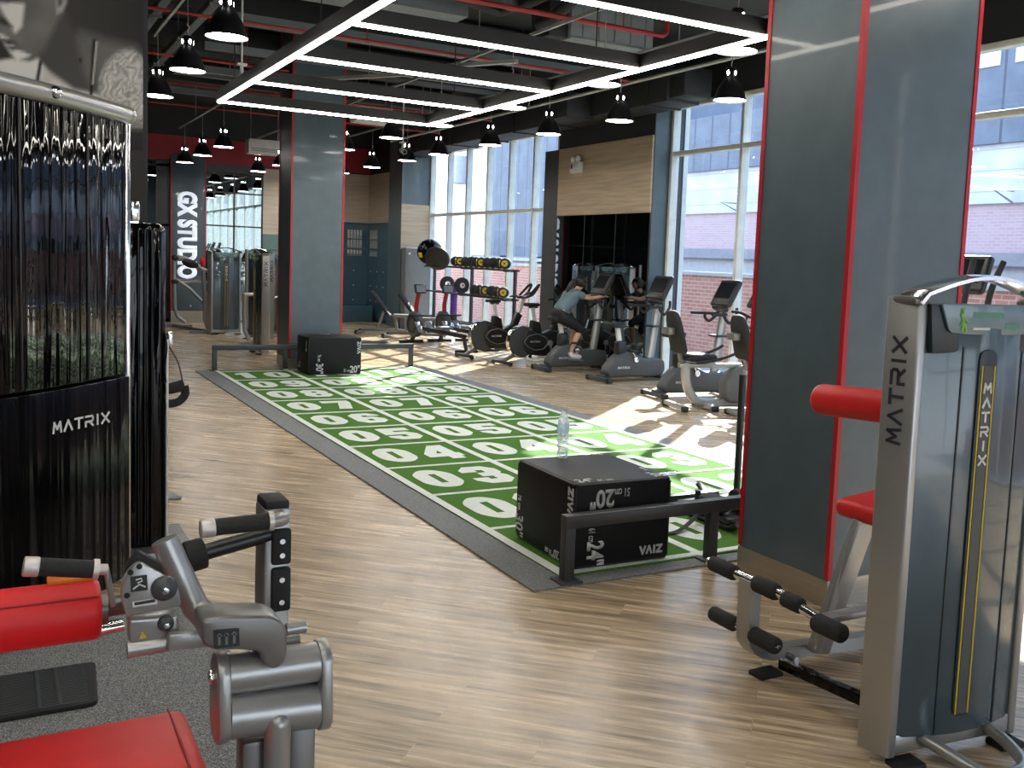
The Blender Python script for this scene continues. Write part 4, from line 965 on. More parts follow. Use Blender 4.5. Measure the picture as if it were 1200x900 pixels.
def recumbent(label, loc, rz):
    o = thing('recumbent_bike', label, 'exercise bike', loc, rz)
    prof = rounded([(-.05, .08), (.72, .08), (.82, .2), (.80, .42), (.62, .56), (.30, .60), (.08, .56), (-.08, .36)], .12)
    MB().prism(prof, .24, XZ((0, .12, 0)), .04, 3).done('body_shell', M['mid_grey'], o)
    MB().tube([(-.60, 0, .60), (-.58, 0, .36), (-.50, 0, .18), (-.36, 0, .09), (.0, 0, .08), (.5, 0, .08)], (.045, .055), smooth=4, sec=[(-1, -.6), (-.6, -1), (.6, -1), (1, -.6), (1, .6), (.6, 1), (-.6, 1), (-1, .6)]).done('curved_frame', M['silver'], o)
    MB().bar((.12, -.02, .07), (.26, -.02, .55), .06, .09, .01).done('front_strut', M['silver'], o)
    MB().box((-.22, 0, .565), (.95, .09, .06), .012).done('seat_rail', M['silver'], o)
    for x in (-.72, -.30):
        s = MB().box((x, 0, .05), (.08, .56, .06), .014).done('stabilizer', M['silver'], o)
        MB().box((x, -.30, .04), (.09, .06, .07), .012).box((x, .30, .04), (.09, .06, .07), .012).done('end_cap', M['black_plastic'], s)
    MB().box((-.44, 0, .67), (.40, .42, .10), .045, seg=3).done('seat', M['black_matte'], o)
    rot = Euler((0, R(-14), 0)).to_matrix()
    MB().prism(rounded([(-.21, -.27), (.21, -.27), (.19, .16), (.11, .29), (-.11, .29), (-.19, .16)], .08), .075, Matrix.Translation((-.72, 0, .99)) @ rot.to_4x4() @ MX((0, -1, 0), (0, 0, 1), (-1, 0, 0)), .03, 3).done('backrest', M['black_matte'], o)
    MB().bar((-.66, 0, .6), (-.76, 0, 1.0), .06, .05, .01).box((-.86, 0, 1.0), (.10, .2, .09), .02).done('back_bracket', M['silver_dark'], o)
    for s in (-1, 1): MB().tube([(-.55, s*.22, .62), (-.30, s*.27, .66), (-.05, s*.27, .74), (.06, s*.27, .80)], .019, smooth=5).done('side_handle', M['grip'], o)
    MB().tube([(.40, 0, .1), (.42, 0, .7), (.46, 0, 1.25)], (.045, .06), sec=[(-1, -.6), (-.6, -1), (.6, -1), (1, -.6), (1, .6), (.6, 1), (-.6, 1), (-1, .6)]).done('mast', M['white_plastic'], o)
    MB().box((.42, 0, .9), (.2, .24, .03), .012).done('bottle_tray', M['black_plastic'], o)
    rot = Euler((0, R(28), 0)).to_matrix(); cc = Vector((.46, 0, 1.49))
    c = MB().box(cc, (.075, .46, .42), .03, rot=rot, seg=3).done('console', M['black_plastic'], o)
    MB().box(cc+rot @ Vector((-.039, 0, .03)), (.006, .36, .25), rot=rot).done('screen', M['screen'], c, ang=0)
    MB().box(cc+rot @ Vector((.04, 0, 0)), (.03, .4, .36), .012, rot=rot).done('console_back', M['mid_grey'], c)
    for s in (-1, 1): MB().tube([(.44, 0, 1.2), (.40, s*.15, 1.18), (.28, s*.26, 1.24), (.16, s*.27, 1.25)], .019, smooth=5).tube([(.36, s*.2, 1.2), (.35, s*.22, 1.08), (.44, s*.14, 1.02)], .016, smooth=4).done('handlebar', M['grip'], o)
    for s in (-1, 1):
        k = MB().cyl((.30, s*.12, .36), (.30, s*.15, .36), .05, bev=.01).bar((.30, s*.14, .36), (.30+s*.03, s*.15, .36-s*.15), .035, .02, .006).done('crank', M['chrome'], o)
        MB().box((.33*1.0+s*.03, s*.21, .36-s*.15), (.1, .1, .03), .008).done('pedal', M['black_plastic'], k)
    return o
rb = recumbent('recumbent exercise bike with its whole black backrest in view right of the empty upright bike', (5.39, 5.09, 0), R(-12))
dup(rb, (5.75, 4.25, 0), R(-12), 'recumbent exercise bike partly hidden by the large pillar')
dup(ub, (5.62, 6.15, 0), R(-5), 'upright exercise bike behind the recumbent bikes against the window')
def spin_bike(label, loc, rz):
    o = thing('spin_bike', label, 'exercise bike', loc, rz)
    c = (-.28, 0, .40)
    f = MB().lathe([(.0, -.05), (.24, -.05), (.27, -.045), (.275, 0), (.27, .045), (.24, .05), (0, .05)], 40, MX((1, 0, 0), (0, 0, 1), (0, -1, 0), c)).done('flywheel', M['dark_grey'], o)
    MB().lathe([(.262, -.054), (.282, -.054), (.288, 0), (.282, .054), (.262, .054)], 40, MX((1, 0, 0), (0, 0, 1), (0, -1, 0), c)).done('flywheel_rim', M['chrome'], f)
    prof = rounded([(-.18, .17), (.28, .13), (.46, .30), (.50, .56), (.36, .62), (.10, .52), (-.10, .60), (-.22, .58), (-.30, .36)], .10)
    MB().prism(prof, .15, XZ((0, .075, 0)), .03, 3).done('chain_guard', M['black_plastic'], o)
    hexp = rounded([(-.26, .40), (-.18, .50), (.0, .54), (.20, .47), (.25, .38), (.16, .27), (-.02, .25), (-.18, .31)], .03)
    bd = MB().tube([(x, -.078, z) for x, z in hexp], .009, n=6, closed=True).done('badge_outline', M['mid_grey'], o)
    MB().mesh(mb_mesh(strokes('MATRIX', .2, .026, .008, .35, False, .002)), XZ((-.03, -.0765, .40))).done('lettering', M['pale'], o, ang=0)
    for s in (-1, 1):
        k = MB().cyl((.28, s*.08, .37), (.28, s*.115, .37), .055, bev=.01).bar((.28, s*.10, .37), (.28-s*.02, s*.11, .37+s*.17), .04, .022, .006).done('crank', M['silver'], o)
        MB().box((.28-s*.02, s*.17, .37+s*.17), (.1, .1, .035), .008).done('pedal', M['black_plastic'], k)
    MB().prism(rounded([(-.12, .50), (.14, .50), (.08, .74), (-.08, .78)], .03), .11, XZ((0, .055, 0)), .02).done('seat_boot', M['black_plastic'], o)
    MB().bar((.0, 0, .7), (-.06, 0, 1.0), .045, .06, .008).done('seat_post', M['white_plastic'], o)
    MB().bar((-.14, 0, 1.0), (.04, 0, 1.0), .04, .035, .006).done('seat_slider', M['dark_grey'], o)
    MB().prism(rounded([(-.15, -.1), (.0, -.07), (.14, -.025), (.15, .025), (.0, .07), (-.15, .1)], .04), .06, Matrix.Translation((-.06, 0, 1.015)), .024, 3).done('saddle', M['black_matte'], o)
    MB().bar((.34, 0, .5), (.50, 0, .82), .1, .13, .02).done('front_boot', M['black_plastic'], o)
    MB().bar((.48, 0, .78), (.60, 0, 1.10), .045, .06, .008).done('handlebar_post', M['white_plastic'], o)
    MB().box((.56, 0, 1.12), (.22, .06, .05), .012).done('handlebar_slider', M['black_plastic'], o)
    for s in (-1, 1): MB().tube([(.50, s*.03, 1.13), (.56, s*.16, 1.14), (.66, s*.2, 1.18), (.80, s*.17, 1.33), (.84, s*.13, 1.36), (.80, s*.09, 1.30), (.68, s*.06, 1.15)], .023, smooth=5).tube([(.56, s*.16, 1.14), (.48, s*.2, 1.13), (.42, s*.21, 1.12)], .017).done('handlebar', M['grip'], o)
    MB().box((.66, 0, 1.18), (.14, .1, .03), .01, rot=Euler((0, R(-40), 0)).to_matrix()).done('console', M['dark_grey'], o)
    for x, s2 in ((-.66, 1), (.60, -1)):
        s = MB().box((x, 0, .05), (.07, .5, .05), .014).done('stabilizer', M['black_plastic'], o)
        MB().bar((x, 0, .06), (x+s2*.30, 0, .19), .07, .05, .008).done('strut', M['silver_dark'], s)
        MB().cyl((x, -.29, .035), (x, -.25, .035), .035, bev=.006).cyl((x, .25, .035), (x, .29, .035), .035, bev=.006).done('wheel', M['black_matte'], s)
    return o
sb = spin_bike('black spin bike just left of the ridden bike', (5.40, 10.38, 0), R(6))
dup(sb, (5.22, 11.55, 0), R(6), 'black spin bike under the yellow labelled balls of the lower shelf')
# white plastic box on the floor
wb = thing('storage_tray', 'small white plastic tray on the floor between the spin bike and the ridden bike', 'tray', (5.32, 9.98, 0))
MB().box((0, 0, .05), (.42, .3, .1), .02).done('tray', M['white_plastic'], wb)
MB().box((0, 0, .115), (.45, .33, .03), .01).done('lid', M['white_plastic'], wb)

# ------------------------------------------------------------------ person on the bike
def skinned(verts, edges, rad, sub=2):
    me = bpy.data.meshes.new('sk'); me.from_pydata(verts, edges, []); o = bpy.data.objects.new('sk', me); COL.objects.link(o)
    md = o.modifiers.new('s', 'SKIN'); md.use_smooth_shade = True
    o.modifiers.new('b', 'SUBSURF').levels = sub
    sv = me.skin_vertices[0].data
    for v, r in zip(sv, rad): v.radius = r if isinstance(r, tuple) else (r, r); v.use_root = False
    sv[0].use_root = True
    bpy.context.view_layer.update(); dg = bpy.context.evaluated_depsgraph_get()
    m2 = bpy.data.meshes.new_from_object(o.evaluated_get(dg)); bpy.data.objects.remove(o); return m2
def chain_skin(chains, sub=2):
    vs, es, rs, ix = [], [], [], {}
    for ch in chains:
        prev = None
        for p, r in ch:
            k = tuple(round(c, 4) for c in p)
            if k not in ix: ix[k] = len(vs); vs.append(p); rs.append(r)
            if prev is not None: es.append((prev, ix[k]))
            prev = ix[k]
    return skinned(vs, es, rs, sub)
pe = thing('person', 'person in a grey teal T-shirt and black leggings leaning forward on an exercise bike', 'person', (5.34, 9.38, 0))
# x forward, y left, z up, origin on the floor below the saddle
pel = (-.06, 0, .93); wai = (.02, 0, 1.05); che = (.16, 0, 1.20); nek = (.29, 0, 1.34); hb = (.335, 0, 1.40); hd = (.375, 0, 1.475); ht = (.385, 0, 1.535)
body = [[(pel, (.14, .12)), (wai, (.125, .10)), (che, (.14, .11)), ((.24, 0, 1.29), (.10, .08)), (nek, .055), (hb, .06), (hd, (.085, .08)), (ht, (.06, .06))],
        [(hd, (.085, .08)), ((.455, 0, 1.462), .022)]]
armL, armR, legL, legR = [], [], [], []
for s, A, Lg in ((-1, armR, legR), (1, armL, legL)):
    kn = (.33, s*.12, .70) if s < 0 else (.38, s*.12, .80); an = (.15, s*.13, .335) if s < 0 else (.30, s*.13, .45)
    sh = (.23, s*.17, 1.285); el = (.44, s*.2, 1.225); wr = (.64, s*.19, 1.255); pm = (.72, s*.185, 1.265)
    A += [((.24, 0, 1.29), (.10, .08)), (sh, .055), ((.33, s*.19, 1.25), .046), (el, .036), ((.52, s*.2, 1.235), .037), (wr, .025), (pm, (.034, .02))]
    Lg += [(pel, (.14, .12)), ((-.02, s*.09, .90), .10), ((kn[0]*.55, s*.11, .90*.45+kn[2]*.55), .085), (kn, .058), ((kn[0]*.6+an[0]*.4-.015, s*.125, kn[2]*.6+an[2]*.4), .055), (an, .034), ((an[0]+.03, s*.13, an[2]-.05), .034), ((an[0]+.14, s*.135, an[2]-.075), .03)]
    body += [A, Lg]
    for j, (dy, ln) in enumerate(((-.024, .058), (-.008, .066), (.008, .062), (.022, .05))):
        f0 = (pm[0]+.01, pm[1]+dy, pm[2]); body.append([(pm, (.034, .02)), (f0, .011), ((pm[0]+.03+ln*.4, pm[1]+dy, pm[2]+.004), .0095), ((pm[0]+.035+ln*.7, pm[1]+dy, pm[2]-.022), .0085)])
    body.append([(wr, .025), ((wr[0]+.03, wr[1]-s*.03, wr[2]-.004), .012), ((wr[0]+.065, wr[1]-s*.042, wr[2]-.016), .010)])
pb = MB(); me = chain_skin(body); pb.mesh(me, Matrix()); pb.done('body', M['skin'], pe, ang=180)
def wear(name, chains, m): b = MB(); b.mesh(chain_skin(chains), Matrix()); return b.done(name, m, pe, ang=180)
wear('shirt', [[((-.05, 0, .97), (.165, .14)), ((.02, 0, 1.05), (.158, .132)), ((.16, 0, 1.20), (.172, .14)), ((.24, 0, 1.29), (.13, .10)), ((.285, 0, 1.335), .072)]]+[[((.24, 0, 1.29), (.13, .10)), ((.23, s*.17, 1.285), .074), ((.30, s*.185, 1.262), .068), ((.345, s*.193, 1.247), .066)] for s in (-1, 1)], M['shirt'])
wear('leggings', [[((-.02, 0, 1.01), (.15, .12)), ((-.06, 0, .94), (.165, .145))]]+[[((-.06, 0, .94), (.165, .145)), ((-.02, s*.09, .90), .122)]+[(p, r+.018) for p, r in Lg[2:4]]+[((Lg[3][0][0]*.75+Lg[5][0][0]*.25, Lg[3][0][1], Lg[3][0][2]*.72+Lg[5][0][2]*.28), .066)] for s, Lg in ((-1, legR), (1, legL))], M['pants'])
for Lg in (legR, legL):
    a = Vector(Lg[5][0]); y = a.y
    b = MB().mesh(chain_skin([[((a.x, y, a.z-.01), .054), ((a.x-.02, y, a.z-.075), .055), ((a.x+.06, y, a.z-.085), .053), ((a.x+.15, y, a.z-.098), .048), ((a.x+.21, y, a.z-.10), .034)]]), Matrix())
    sh = b.done('shoe', M['shoe'], pe, ang=180)
    MB().prism(rounded([(-.085, -.036), (.18, -.042), (.235, -.02), (.235, .02), (.18, .042), (-.085, .036)], .03), .03, Matrix.Translation((a.x+.01, y, a.z-.152)) @ Matrix.Rotation(R(6), 4, 'Y'), .008).done('sole', M['mid_grey'], sh)
hh = MB(); hh.ball((.357, 0, 1.492), .108, (1.0, .93, 1.0), rot=Matrix.Rotation(R(10), 4, 'Y'))
bmesh.ops.delete(hh.bm, geom=[v for v in hh.bm.verts if v.co.x > .425 and v.co.z < 1.545], context='VERTS')
hh.mesh(chain_skin([[((.275, 0, 1.52), .045), ((.23, 0, 1.50), .05), ((.17, 0, 1.44), .045), ((.12, 0, 1.36), .03), ((.10, 0, 1.31), .012)]]), Matrix())
hh.done('hair', M['hair'], pe, ang=180)
b = MB()
for s in (-1, 1): b.ball((.452, s*.034, 1.492), .011, n=8)
b.done('eye', M['ink'], pe)
b = MB()
for s in (-1, 1): b.ball((.37, s*.088, 1.475), .022, (.7, .35, 1.2), n=10)
b.done('ear', M['skin'], pe)
MB().ball((.448, 0, 1.428), .014, (.5, 1.4, .45), n=8).done('mouth', M['seam_red'], pe)

# ------------------------------------------------------------------ ball rack and floor items by the far window
rk = thing('ball_rack', 'tall black rack with two shelves of balls in front of the far window', 'rack', (6.05, 14.6, 0))
RY0, RY1 = -1.85, 2.3
for y in (RY0, 0.2, RY1): MB().box((.15, y, .79), (.06, .06, 1.58), .005).done('upright', M['black_plastic'], rk); MB().box((.05, y, .03), (.5, .07, .06), .008).done('foot', M['black_plastic'], rk)
for z in (.40, 1.02, 1.60):
    b = MB()
    for x in (-.12, .12): b.box((x, .05, z), (.035, RY1-RY0+.1, .035), .004)
    for y in (RY0, .2, RY1): b.box((.03, y, z-.02), (.3, .04, .03), .004)
    b.done('shelf', M['black_plastic'], rk)
def med_ball():
    o = thing('medicine_ball', '', 'medicine ball')
    MB().ball((0, 0, .115), .115, n=22).done('ball', M['black_matte'], o)
    p = MB().lathe([(0, .0), (.066, .0), (.066, .006), (0, .012)], 20, MX((0, 1, 0), (0, 0, 1), (1, 0, 0), (-.112, 0, .115)) @ Matrix.Diagonal((1, 1, -1, 1))).lathe([(0, 0), (.066, 0), (.066, .006), (0, .012)], 20, MX((1, 0, 0), (0, 0, 1), (0, -1, 0), (0, -.105, .115))).done('label_disc', M['yellow'], o)
    MB().box((0, -.1185, .115), (.034, .003, .034)).done('mark', M['ink'], p, ang=0)
    return o
mb0 = None
def placed(x, y, z, lab, rz, grp):
    global mb0
    if mb0 is None: mb0 = med_ball(); mb0.location = (x, y, z); mb0['label'] = lab; mb0['group'] = grp; mb0.rotation_euler = (0, 0, rz)
    else: dup(mb0, (x, y, z), rz, lab, grp)
for k in range(10): placed(6.05, 14.6+RY0+.16+k*.272, 1.616, 'black medicine ball with a yellow label on the top shelf, %s from the pier end' % ORD[k], R(-35 if k % 4 == 0 else 120+k*9), 'medicine balls on the top shelf')
for k in range(6): placed(6.05, 14.6+RY0+.2+k*.275, 1.036, 'black medicine ball with a yellow label on the lower shelf, %s from the pier end' % ORD[k], R(-30 if k % 3 == 0 else 125+k*11), 'medicine balls on the lower shelf')
for k, (y, z) in enumerate(((14.95, 1.02), (15.75, 1.02))):
    o = thing('weight_plate', ['black rubber weight plate on the lower shelf beside the purple roller', 'black rubber weight plate on the lower shelf left of the other plate'][k], 'weight plate', (6.03, y, z+.016))
    MB().lathe([(.025, -.03), (.16, -.03), (.175, -.02), (.175, .02), (.16, .03), (.025, .03)], 28, MX((1, 0, 0), (0, 0, 1), (0, -1, 0), (0, 0, .175))).done('plate', M['black_matte'], o)
    MB().lathe([(.024, -.034), (.06, -.034), (.06, .034), (.024, .034)], 20, MX((1, 0, 0), (0, 0, 1), (0, -1, 0), (0, 0, .175))).done('hub', M['chrome'], o)
gb = thing('wall_ball', 'big black round exercise ball on the left end of the rack top', 'ball', (6.0, 16.75, 1.616))
MB().ball((0, 0, .30), .30, n=32).done('ball', M['black_gloss'], gb)
MB().box((-.27, -.10, .22), (.03, .1, .12), .01, rot=Euler((0, R(-20), R(20))).to_matrix()).done('yellow_mark', M['yellow'], gb)
bo = thing('balance_dome', 'black and grey balance dome leaning against the big ball on the rack', 'balance trainer', (6.0, 16.28, 1.78))
ro = Matrix.Rotation(R(-38), 4, 'Z') @ Matrix.Rotation(R(-66), 4, 'X')
MB().lathe([(0, .16), (.10, .15), (.19, .11), (.26, .04), (.28, 0)], 28, ro).done('dome', M['smoke'], bo)
MB().lathe([(.0, -.05), (.26, -.05), (.29, -.03), (.29, .0), (.27, .01), (0, .01)], 28, ro).done('platform', M['black_plastic'], bo)
fo = thing('foam_roller', 'upright purple foam roller at the rack beside the weight plates', 'foam roller', (6.03, 15.36, .54))
MB().lathe([(.03, 0), (.075, 0), (.075, .62), (.03, .62), (.03, 0)], 24).done('foam_tube', M['purple'], fo)
b = MB()
for k in range(7): b.lathe([(.0745, .06+k*.08), (.078, .07+k*.08), (.078, .10+k*.08), (.0745, .11+k*.08)], 24)
b.done('ridge', M['purple'], fo)
MB().cyl((0, 0, -.12), (0, 0, .0), .085, bev=.01).done('stand', M['black_plastic'], fo)
ob = thing('kit_bag', 'dark green kit bag on the floor under the rack', 'bag', (6.0, 13.62, 0))
MB().box((0, 0, .165), (.35, .95, .32), .1, seg=4).done('bag_body', M['olive'], ob)
MB().tube([(-.17, -.25, .22), (-.2, -.2, .34), (-.2, .2, .34), (-.17, .25, .22)], .015, smooth=4).done('handle', M['yellow'], ob)
def rower(label, loc, rz):
    o = thing('rowing_machine', label, 'rowing machine', loc, rz)
    MB().bar((0, -1.3, .30), (0, .5, .34), .06, .08, .01).done('rail', M['black_plastic'], o)
    MB().bar((0, -1.25, .28), (0, -1.35, .03), .05, .05).box((0, -1.36, .025), (.5, .07, .05), .01).done('rear_stand', M['black_plastic'], o)
    MB().box((0, .8, .03), (.55, .08, .06), .012).bar((0, .8, .03), (0, .55, .3), .06, .06).done('front_stand', M['black_plastic'], o)
    f = MB().lathe([(0, -.07), (.24, -.07), (.27, -.05), (.27, .05), (.24, .07), (0, .07)], 28, MX((0, 1, 0), (0, 0, 1), (1, 0, 0), (0, .66, .40))).done('flywheel_housing', M['dark_grey'], o)
    MB().lathe([(.12, -.075), (.2, -.075), (.2, .075), (.12, .075)], 24, MX((0, 1, 0), (0, 0, 1), (1, 0, 0), (0, .66, .40))).done('hub_ring', M['black_plastic'], f)
    MB().tube([(0, .6, .5), (0, .62, .8), (0, .52, 1.08)], (.04, .05), n=8).done('monitor_post', M['red_wall'], o)
    m = MB().box((0, .48, 1.14), (.26, .06, .2), .025, rot=Euler((R(-20), 0, 0)).to_matrix()).done('monitor', M['black_plastic'], o)
    MB().box((0, .447, 1.145), (.2, .004, .14), rot=Euler((R(-20), 0, 0)).to_matrix()).done('screen', M['mid_grey'], m, ang=0)
    MB().prism(rounded([(-.17, -.13), (.17, -.13), (.12, .13), (-.12, .13)], .06), .06, Matrix.Translation((0, -.5, .38)), .02).done('seat', M['mid_grey'], o)
    for s in (-1, 1): MB().box((s*.13, .25, .36), (.11, .3, .03), .01, rot=Euler((R(45), 0, 0)).to_matrix()).done('foot_rest', M['mid_grey'], o)
    MB().cyl((-.24, .3, .60), (.24, .3, .60), .017).done('pull_handle', M['grip'], o)
    return o
rw = rower('rowing machine with a red monitor post under the lower shelf of balls', (5.5, 13.95, 0), R(3))
dup(rw, (4.84, 13.75, 0), R(8), 'rowing machine with a red monitor post in front of the tall grey cabinet')
def bench(label, loc, rz):
    o = thing('adjustable_bench', label, 'bench', loc, rz)
    MB().box((0, -.3, .44), (.28, .4, .07), .025, seg=3).done('seat', M['mid_grey'], o)
    MB().box((0, .18, .70), (.28, .07, .70), .025, rot=Euler((R(-38), 0, 0)).to_matrix(), seg=3).done('backrest', M['black_matte'], o)
    MB().bar((0, -.55, .1), (0, .6, .1), .07, .06, .01).bar((0, -.2, .1), (0, -.15, .42), .06, .06).bar((0, .25, .1), (0, .1, .55), .05, .05).box((0, .62, .04), (.5, .08, .06), .01).box((0, -.58, .04), (.42, .08, .06), .01).done('frame', M['silver_dark'], o)
    for s in (-1, 1): MB().cyl((s*.2, .68, .05), (s*.24, .68, .05), .05, bev=.008).done('wheel', M['black_matte'], o)
    return o
bn = bench('tilted grey exercise bench nearest the blue corner panels', (4.95, 16.55, 0), R(60))
dup(bn, (5.22, 15.5, 0), R(55), 'tilted grey exercise bench beside the purple roller')
lp = thing('low_cart', 'low dark wheeled floor slider behind the far barrier', 'floor slider', (3.25, 13.4, 0))
MB().prism(rounded([(-.55, -.12), (.55, -.12), (.55, .12), (-.55, .12)], .1), .05, Matrix.Translation((0, 0, .1)), .015).done('board', M['dark_grey'], lp)
for x in (-.48, .48): MB().cyl((x, -.16, .06), (x, .16, .06), .06, bev=.01).done('wheel', M['silver_dark'], lp)
cb = thing('tall_cabinet', 'tall plain grey cabinet under the oak column panel', 'cabinet', (6.2, 18.1, 0))
MB().box((0, 0, 1.0), (.66, .30, 1.98), .02).done('body', M['mid_grey'], cb)
MB().box((.0, -.153, 1.0), (.60, .012, 1.90), .004).done('door', M['mid_grey'], cb)
MB().box((0, 0, 2.0), (.62, .28, .03), .01).box((-.24, -.165, 1.86), (.05, .012, .05), .004).done('top_panel', M['white_plastic'], cb)
# elliptical trainers by the near window
def trainer(label, loc, rz):
    o = thing('cross_trainer', label, 'cross trainer', loc, rz)
    MB().prism(rounded([(-.2, .08), (.75, .08), (.85, .3), (.7, .75), (.35, .8), (.1, .5), (-.2, .3)], .12), .3, XZ((0, .15, 0)), .05, 3).done('body_shell', M['dark_grey'], o)
    MB().tube([(.45, 0, .7), (.5, 0, 1.2), (.55, 0, 1.6)], (.05, .07), n=10).done('mast', M['silver'], o)
    rot = Euler((0, R(22), 0)).to_matrix(); cc = Vector((.56, 0, 1.68))
    c = MB().box(cc, (.08, .5, .36), .04, rot=rot, seg=3).done('console', M['black_plastic'], o)
    MB().box(cc+rot @ Vector((-.042, 0, .02)), (.006, .38, .22), rot=rot).done('screen', M['screen'], c, ang=0)
    for s in (-1, 1):
        MB().tube([(.25, s*.3, .55), (.08, s*.32, 1.1), (.12, s*.33, 1.5), (.24, s*.30, 1.80)], .026, smooth=5).done('arm_pole', M['grip'], o)
        MB().bar((-.75, s*.18, .25), (.3, s*.22, .4), .06, .06, .01).box((-.45, s*.18, .33), (.42, .16, .04), .012).done('pedal_arm', M['silver'], o)
    for x in (-.8, .6): MB().box((x, 0, .04), (.09, .6, .07), .012).done('stabilizer', M['silver_dark'], o)
    MB().bar((-.8, 0, .06), (.2, 0, .08), .07, .06).done('base_beam', M['silver_dark'], o)
    return o
ct = trainer('cross trainer with a dark console beside the near edge of the large pillar', (4.62, 1.45, 0), R(4))
ct.scale = (1.1, 1.1, 1.1)
dup(ct, (5.0, .72, 0), R(4), 'cross trainer seen only by its pole above the weight tower')

# ------------------------------------------------------------------ black multi station tower at left
mt = thing('multi_station_tower', 'tall black glossy weight tower with MATRIX lettering and a silver cap rail at left', 'exercise machine', (-2.74, .4, 0))
A = Vector((-.62, -.80)); Bp = Vector((.51, .33)); nn = Vector((.707, -.707))
def arcp(off=0., bul=.10, n=18): return [A+(Bp-A)*(k/n)+nn*(bul*math.sin(PI*k/n)+off) for k in range(n+1)]
back = [(.30, .50), (-.40, .55), (-.75, -.1)]
MB().prism([p[:] for p in arcp()]+back, 1.28, Matrix.Translation((0, 0, 1.15)), .006).done('upper_shroud', M['black_gloss'], mt, ang=50)
MB().prism([p[:] for p in arcp(.012)]+back, 1.06, Matrix.Translation((0, 0, .08)), .008).done('lower_shroud', M['black_shroud'], mt, ang=50)
b = MB()
for k in (4, 9, 14):
    q = arcp(.004)[k]; b.box((q.x, q.y, 1.79), (.010, .010, 1.26), .003)
b.done('panel_joint', M['black_plastic'], mt)
b = MB().tube([(p.x, p.y, 2.465) for p in arcp(-.005)], .045, n=14); b.ball((Bp.x, Bp.y, 2.465), .045)
b.done('cap_rail', M['silver'], mt)
q = arcp(.035)[11]; MB().ball((q.x, q.y, 2.47), .028).done('cap_knob', M['chrome'], mt)
b = MB(); b.box((Bp.x+.0, Bp.y+.005, 1.26), (.03, .03, 2.38), .008); b.done('edge_trim', M['chrome'], mt)
MB().prism([p[:] for p in arcp(-.10)]+back, .08, bev=.01).done('base', M['black_plastic'], mt)
lg = (-2.47, 0.3415, 0.9674)
MB().mesh(mb_mesh(strokes('MATRIX', .36, .046, .0095, .42, False, .003)), MX((.707, .707, 0), (0, 0, 1), (.707, -.707, 0), (lg[0]+2.74, lg[1]-.4, lg[2]))).done('lettering', M['white'], mt, ang=0)
MB().box((.28, .52, 1.2), (.09, .09, 2.2), .01).done('frame_post', M['black_gloss'], mt)
ms = thing('cable_station', 'narrow black glossy cable column behind the black tower with a grip strap hooked on it', 'exercise machine', (-2.3, 1.4, 0))
b = MB()
b.box((-.06, 0, 1.0), (.78, .36, 1.88), .05, seg=4)
b.done('shroud', M['black_gloss'], ms)
b = MB()
for k in range(3): b.cyl((.23+k*.035-.05, -.185, .1), (.23+k*.035-.05, -.185, 1.9), .009, n=10)
b.done('guide_rod', M['black_gloss'], ms)
MB().box((.335, -.06, .68), (.014, .24, 1.2), .004).done('edge_trim', M['white_plastic'], ms)
MB().box((.16, -.1, 2.0), (.07, .12, .12), .02).box((.16, -.1, 1.95), (.05, .1, .1)).done('top_bracket', M['chrome'], ms)
MB().box((.0, 0, .04), (.95, .6, .06), .01).done('base', M['silver_dark'], ms)
MB().box((.352, -.15, 1.28), (.03, .03, .09), .008).done('hook', M['chrome'], ms)
st = thing('hand_strap', 'black webbing strap handle hanging from the hook of the cable column', 'strap', (-1.95, 1.25, .9))
def stp(mb, name, m): bmesh.ops.translate(mb.bm, vec=(1.93, -1.25, -.9), verts=mb.bm.verts); return mb.done(name, m, st)
stp(MB().tube([(-1.957, 1.25, 1.322), (-1.934, 1.25, 1.243), (-1.883, 1.25, 1.143), (-1.859, 1.25, 1.037)], (.012, .004), n=8, smooth=4).tube([(-1.962, 1.22, 1.325), (-1.948, 1.22, 1.231), (-1.961, 1.22, 1.123), (-1.952, 1.22, 1.033)], (.010, .004), n=8, smooth=4), 'webbing', M['black_matte'])
stp(MB().tube([(-1.957, 1.25, 0.995), (-1.92, 1.25, 0.994), (-1.882, 1.25, 1.003), (-1.849, 1.25, 1.012)], (.016, .034), n=10), 'hand_grip', M['grip'])
stp(MB().tube([(-1.849, 1.25, 1.007), (-1.844, 1.25, 0.956), (-1.877, 1.25, 0.917), (-1.919, 1.25, 0.904), (-1.957, 1.25, 0.91)], (.008, .024), n=8, smooth=4), 'foot_loop', M['black_matte'])
fp = thing('floor_plate', 'small grey floor plate at the foot of the cable column', 'plate', (-1.80, 2.72, 0))
MB().prism([(-.5, -.12), (.13, -.12), (.06, .22), (-.5, .22)], .02, bev=.004).done('plate', M['silver_dark'], fp)
MB().cyl((-.02, 0, .02), (-.02, 0, .035), .018, n=10).done('bolt', M['chrome'], fp)

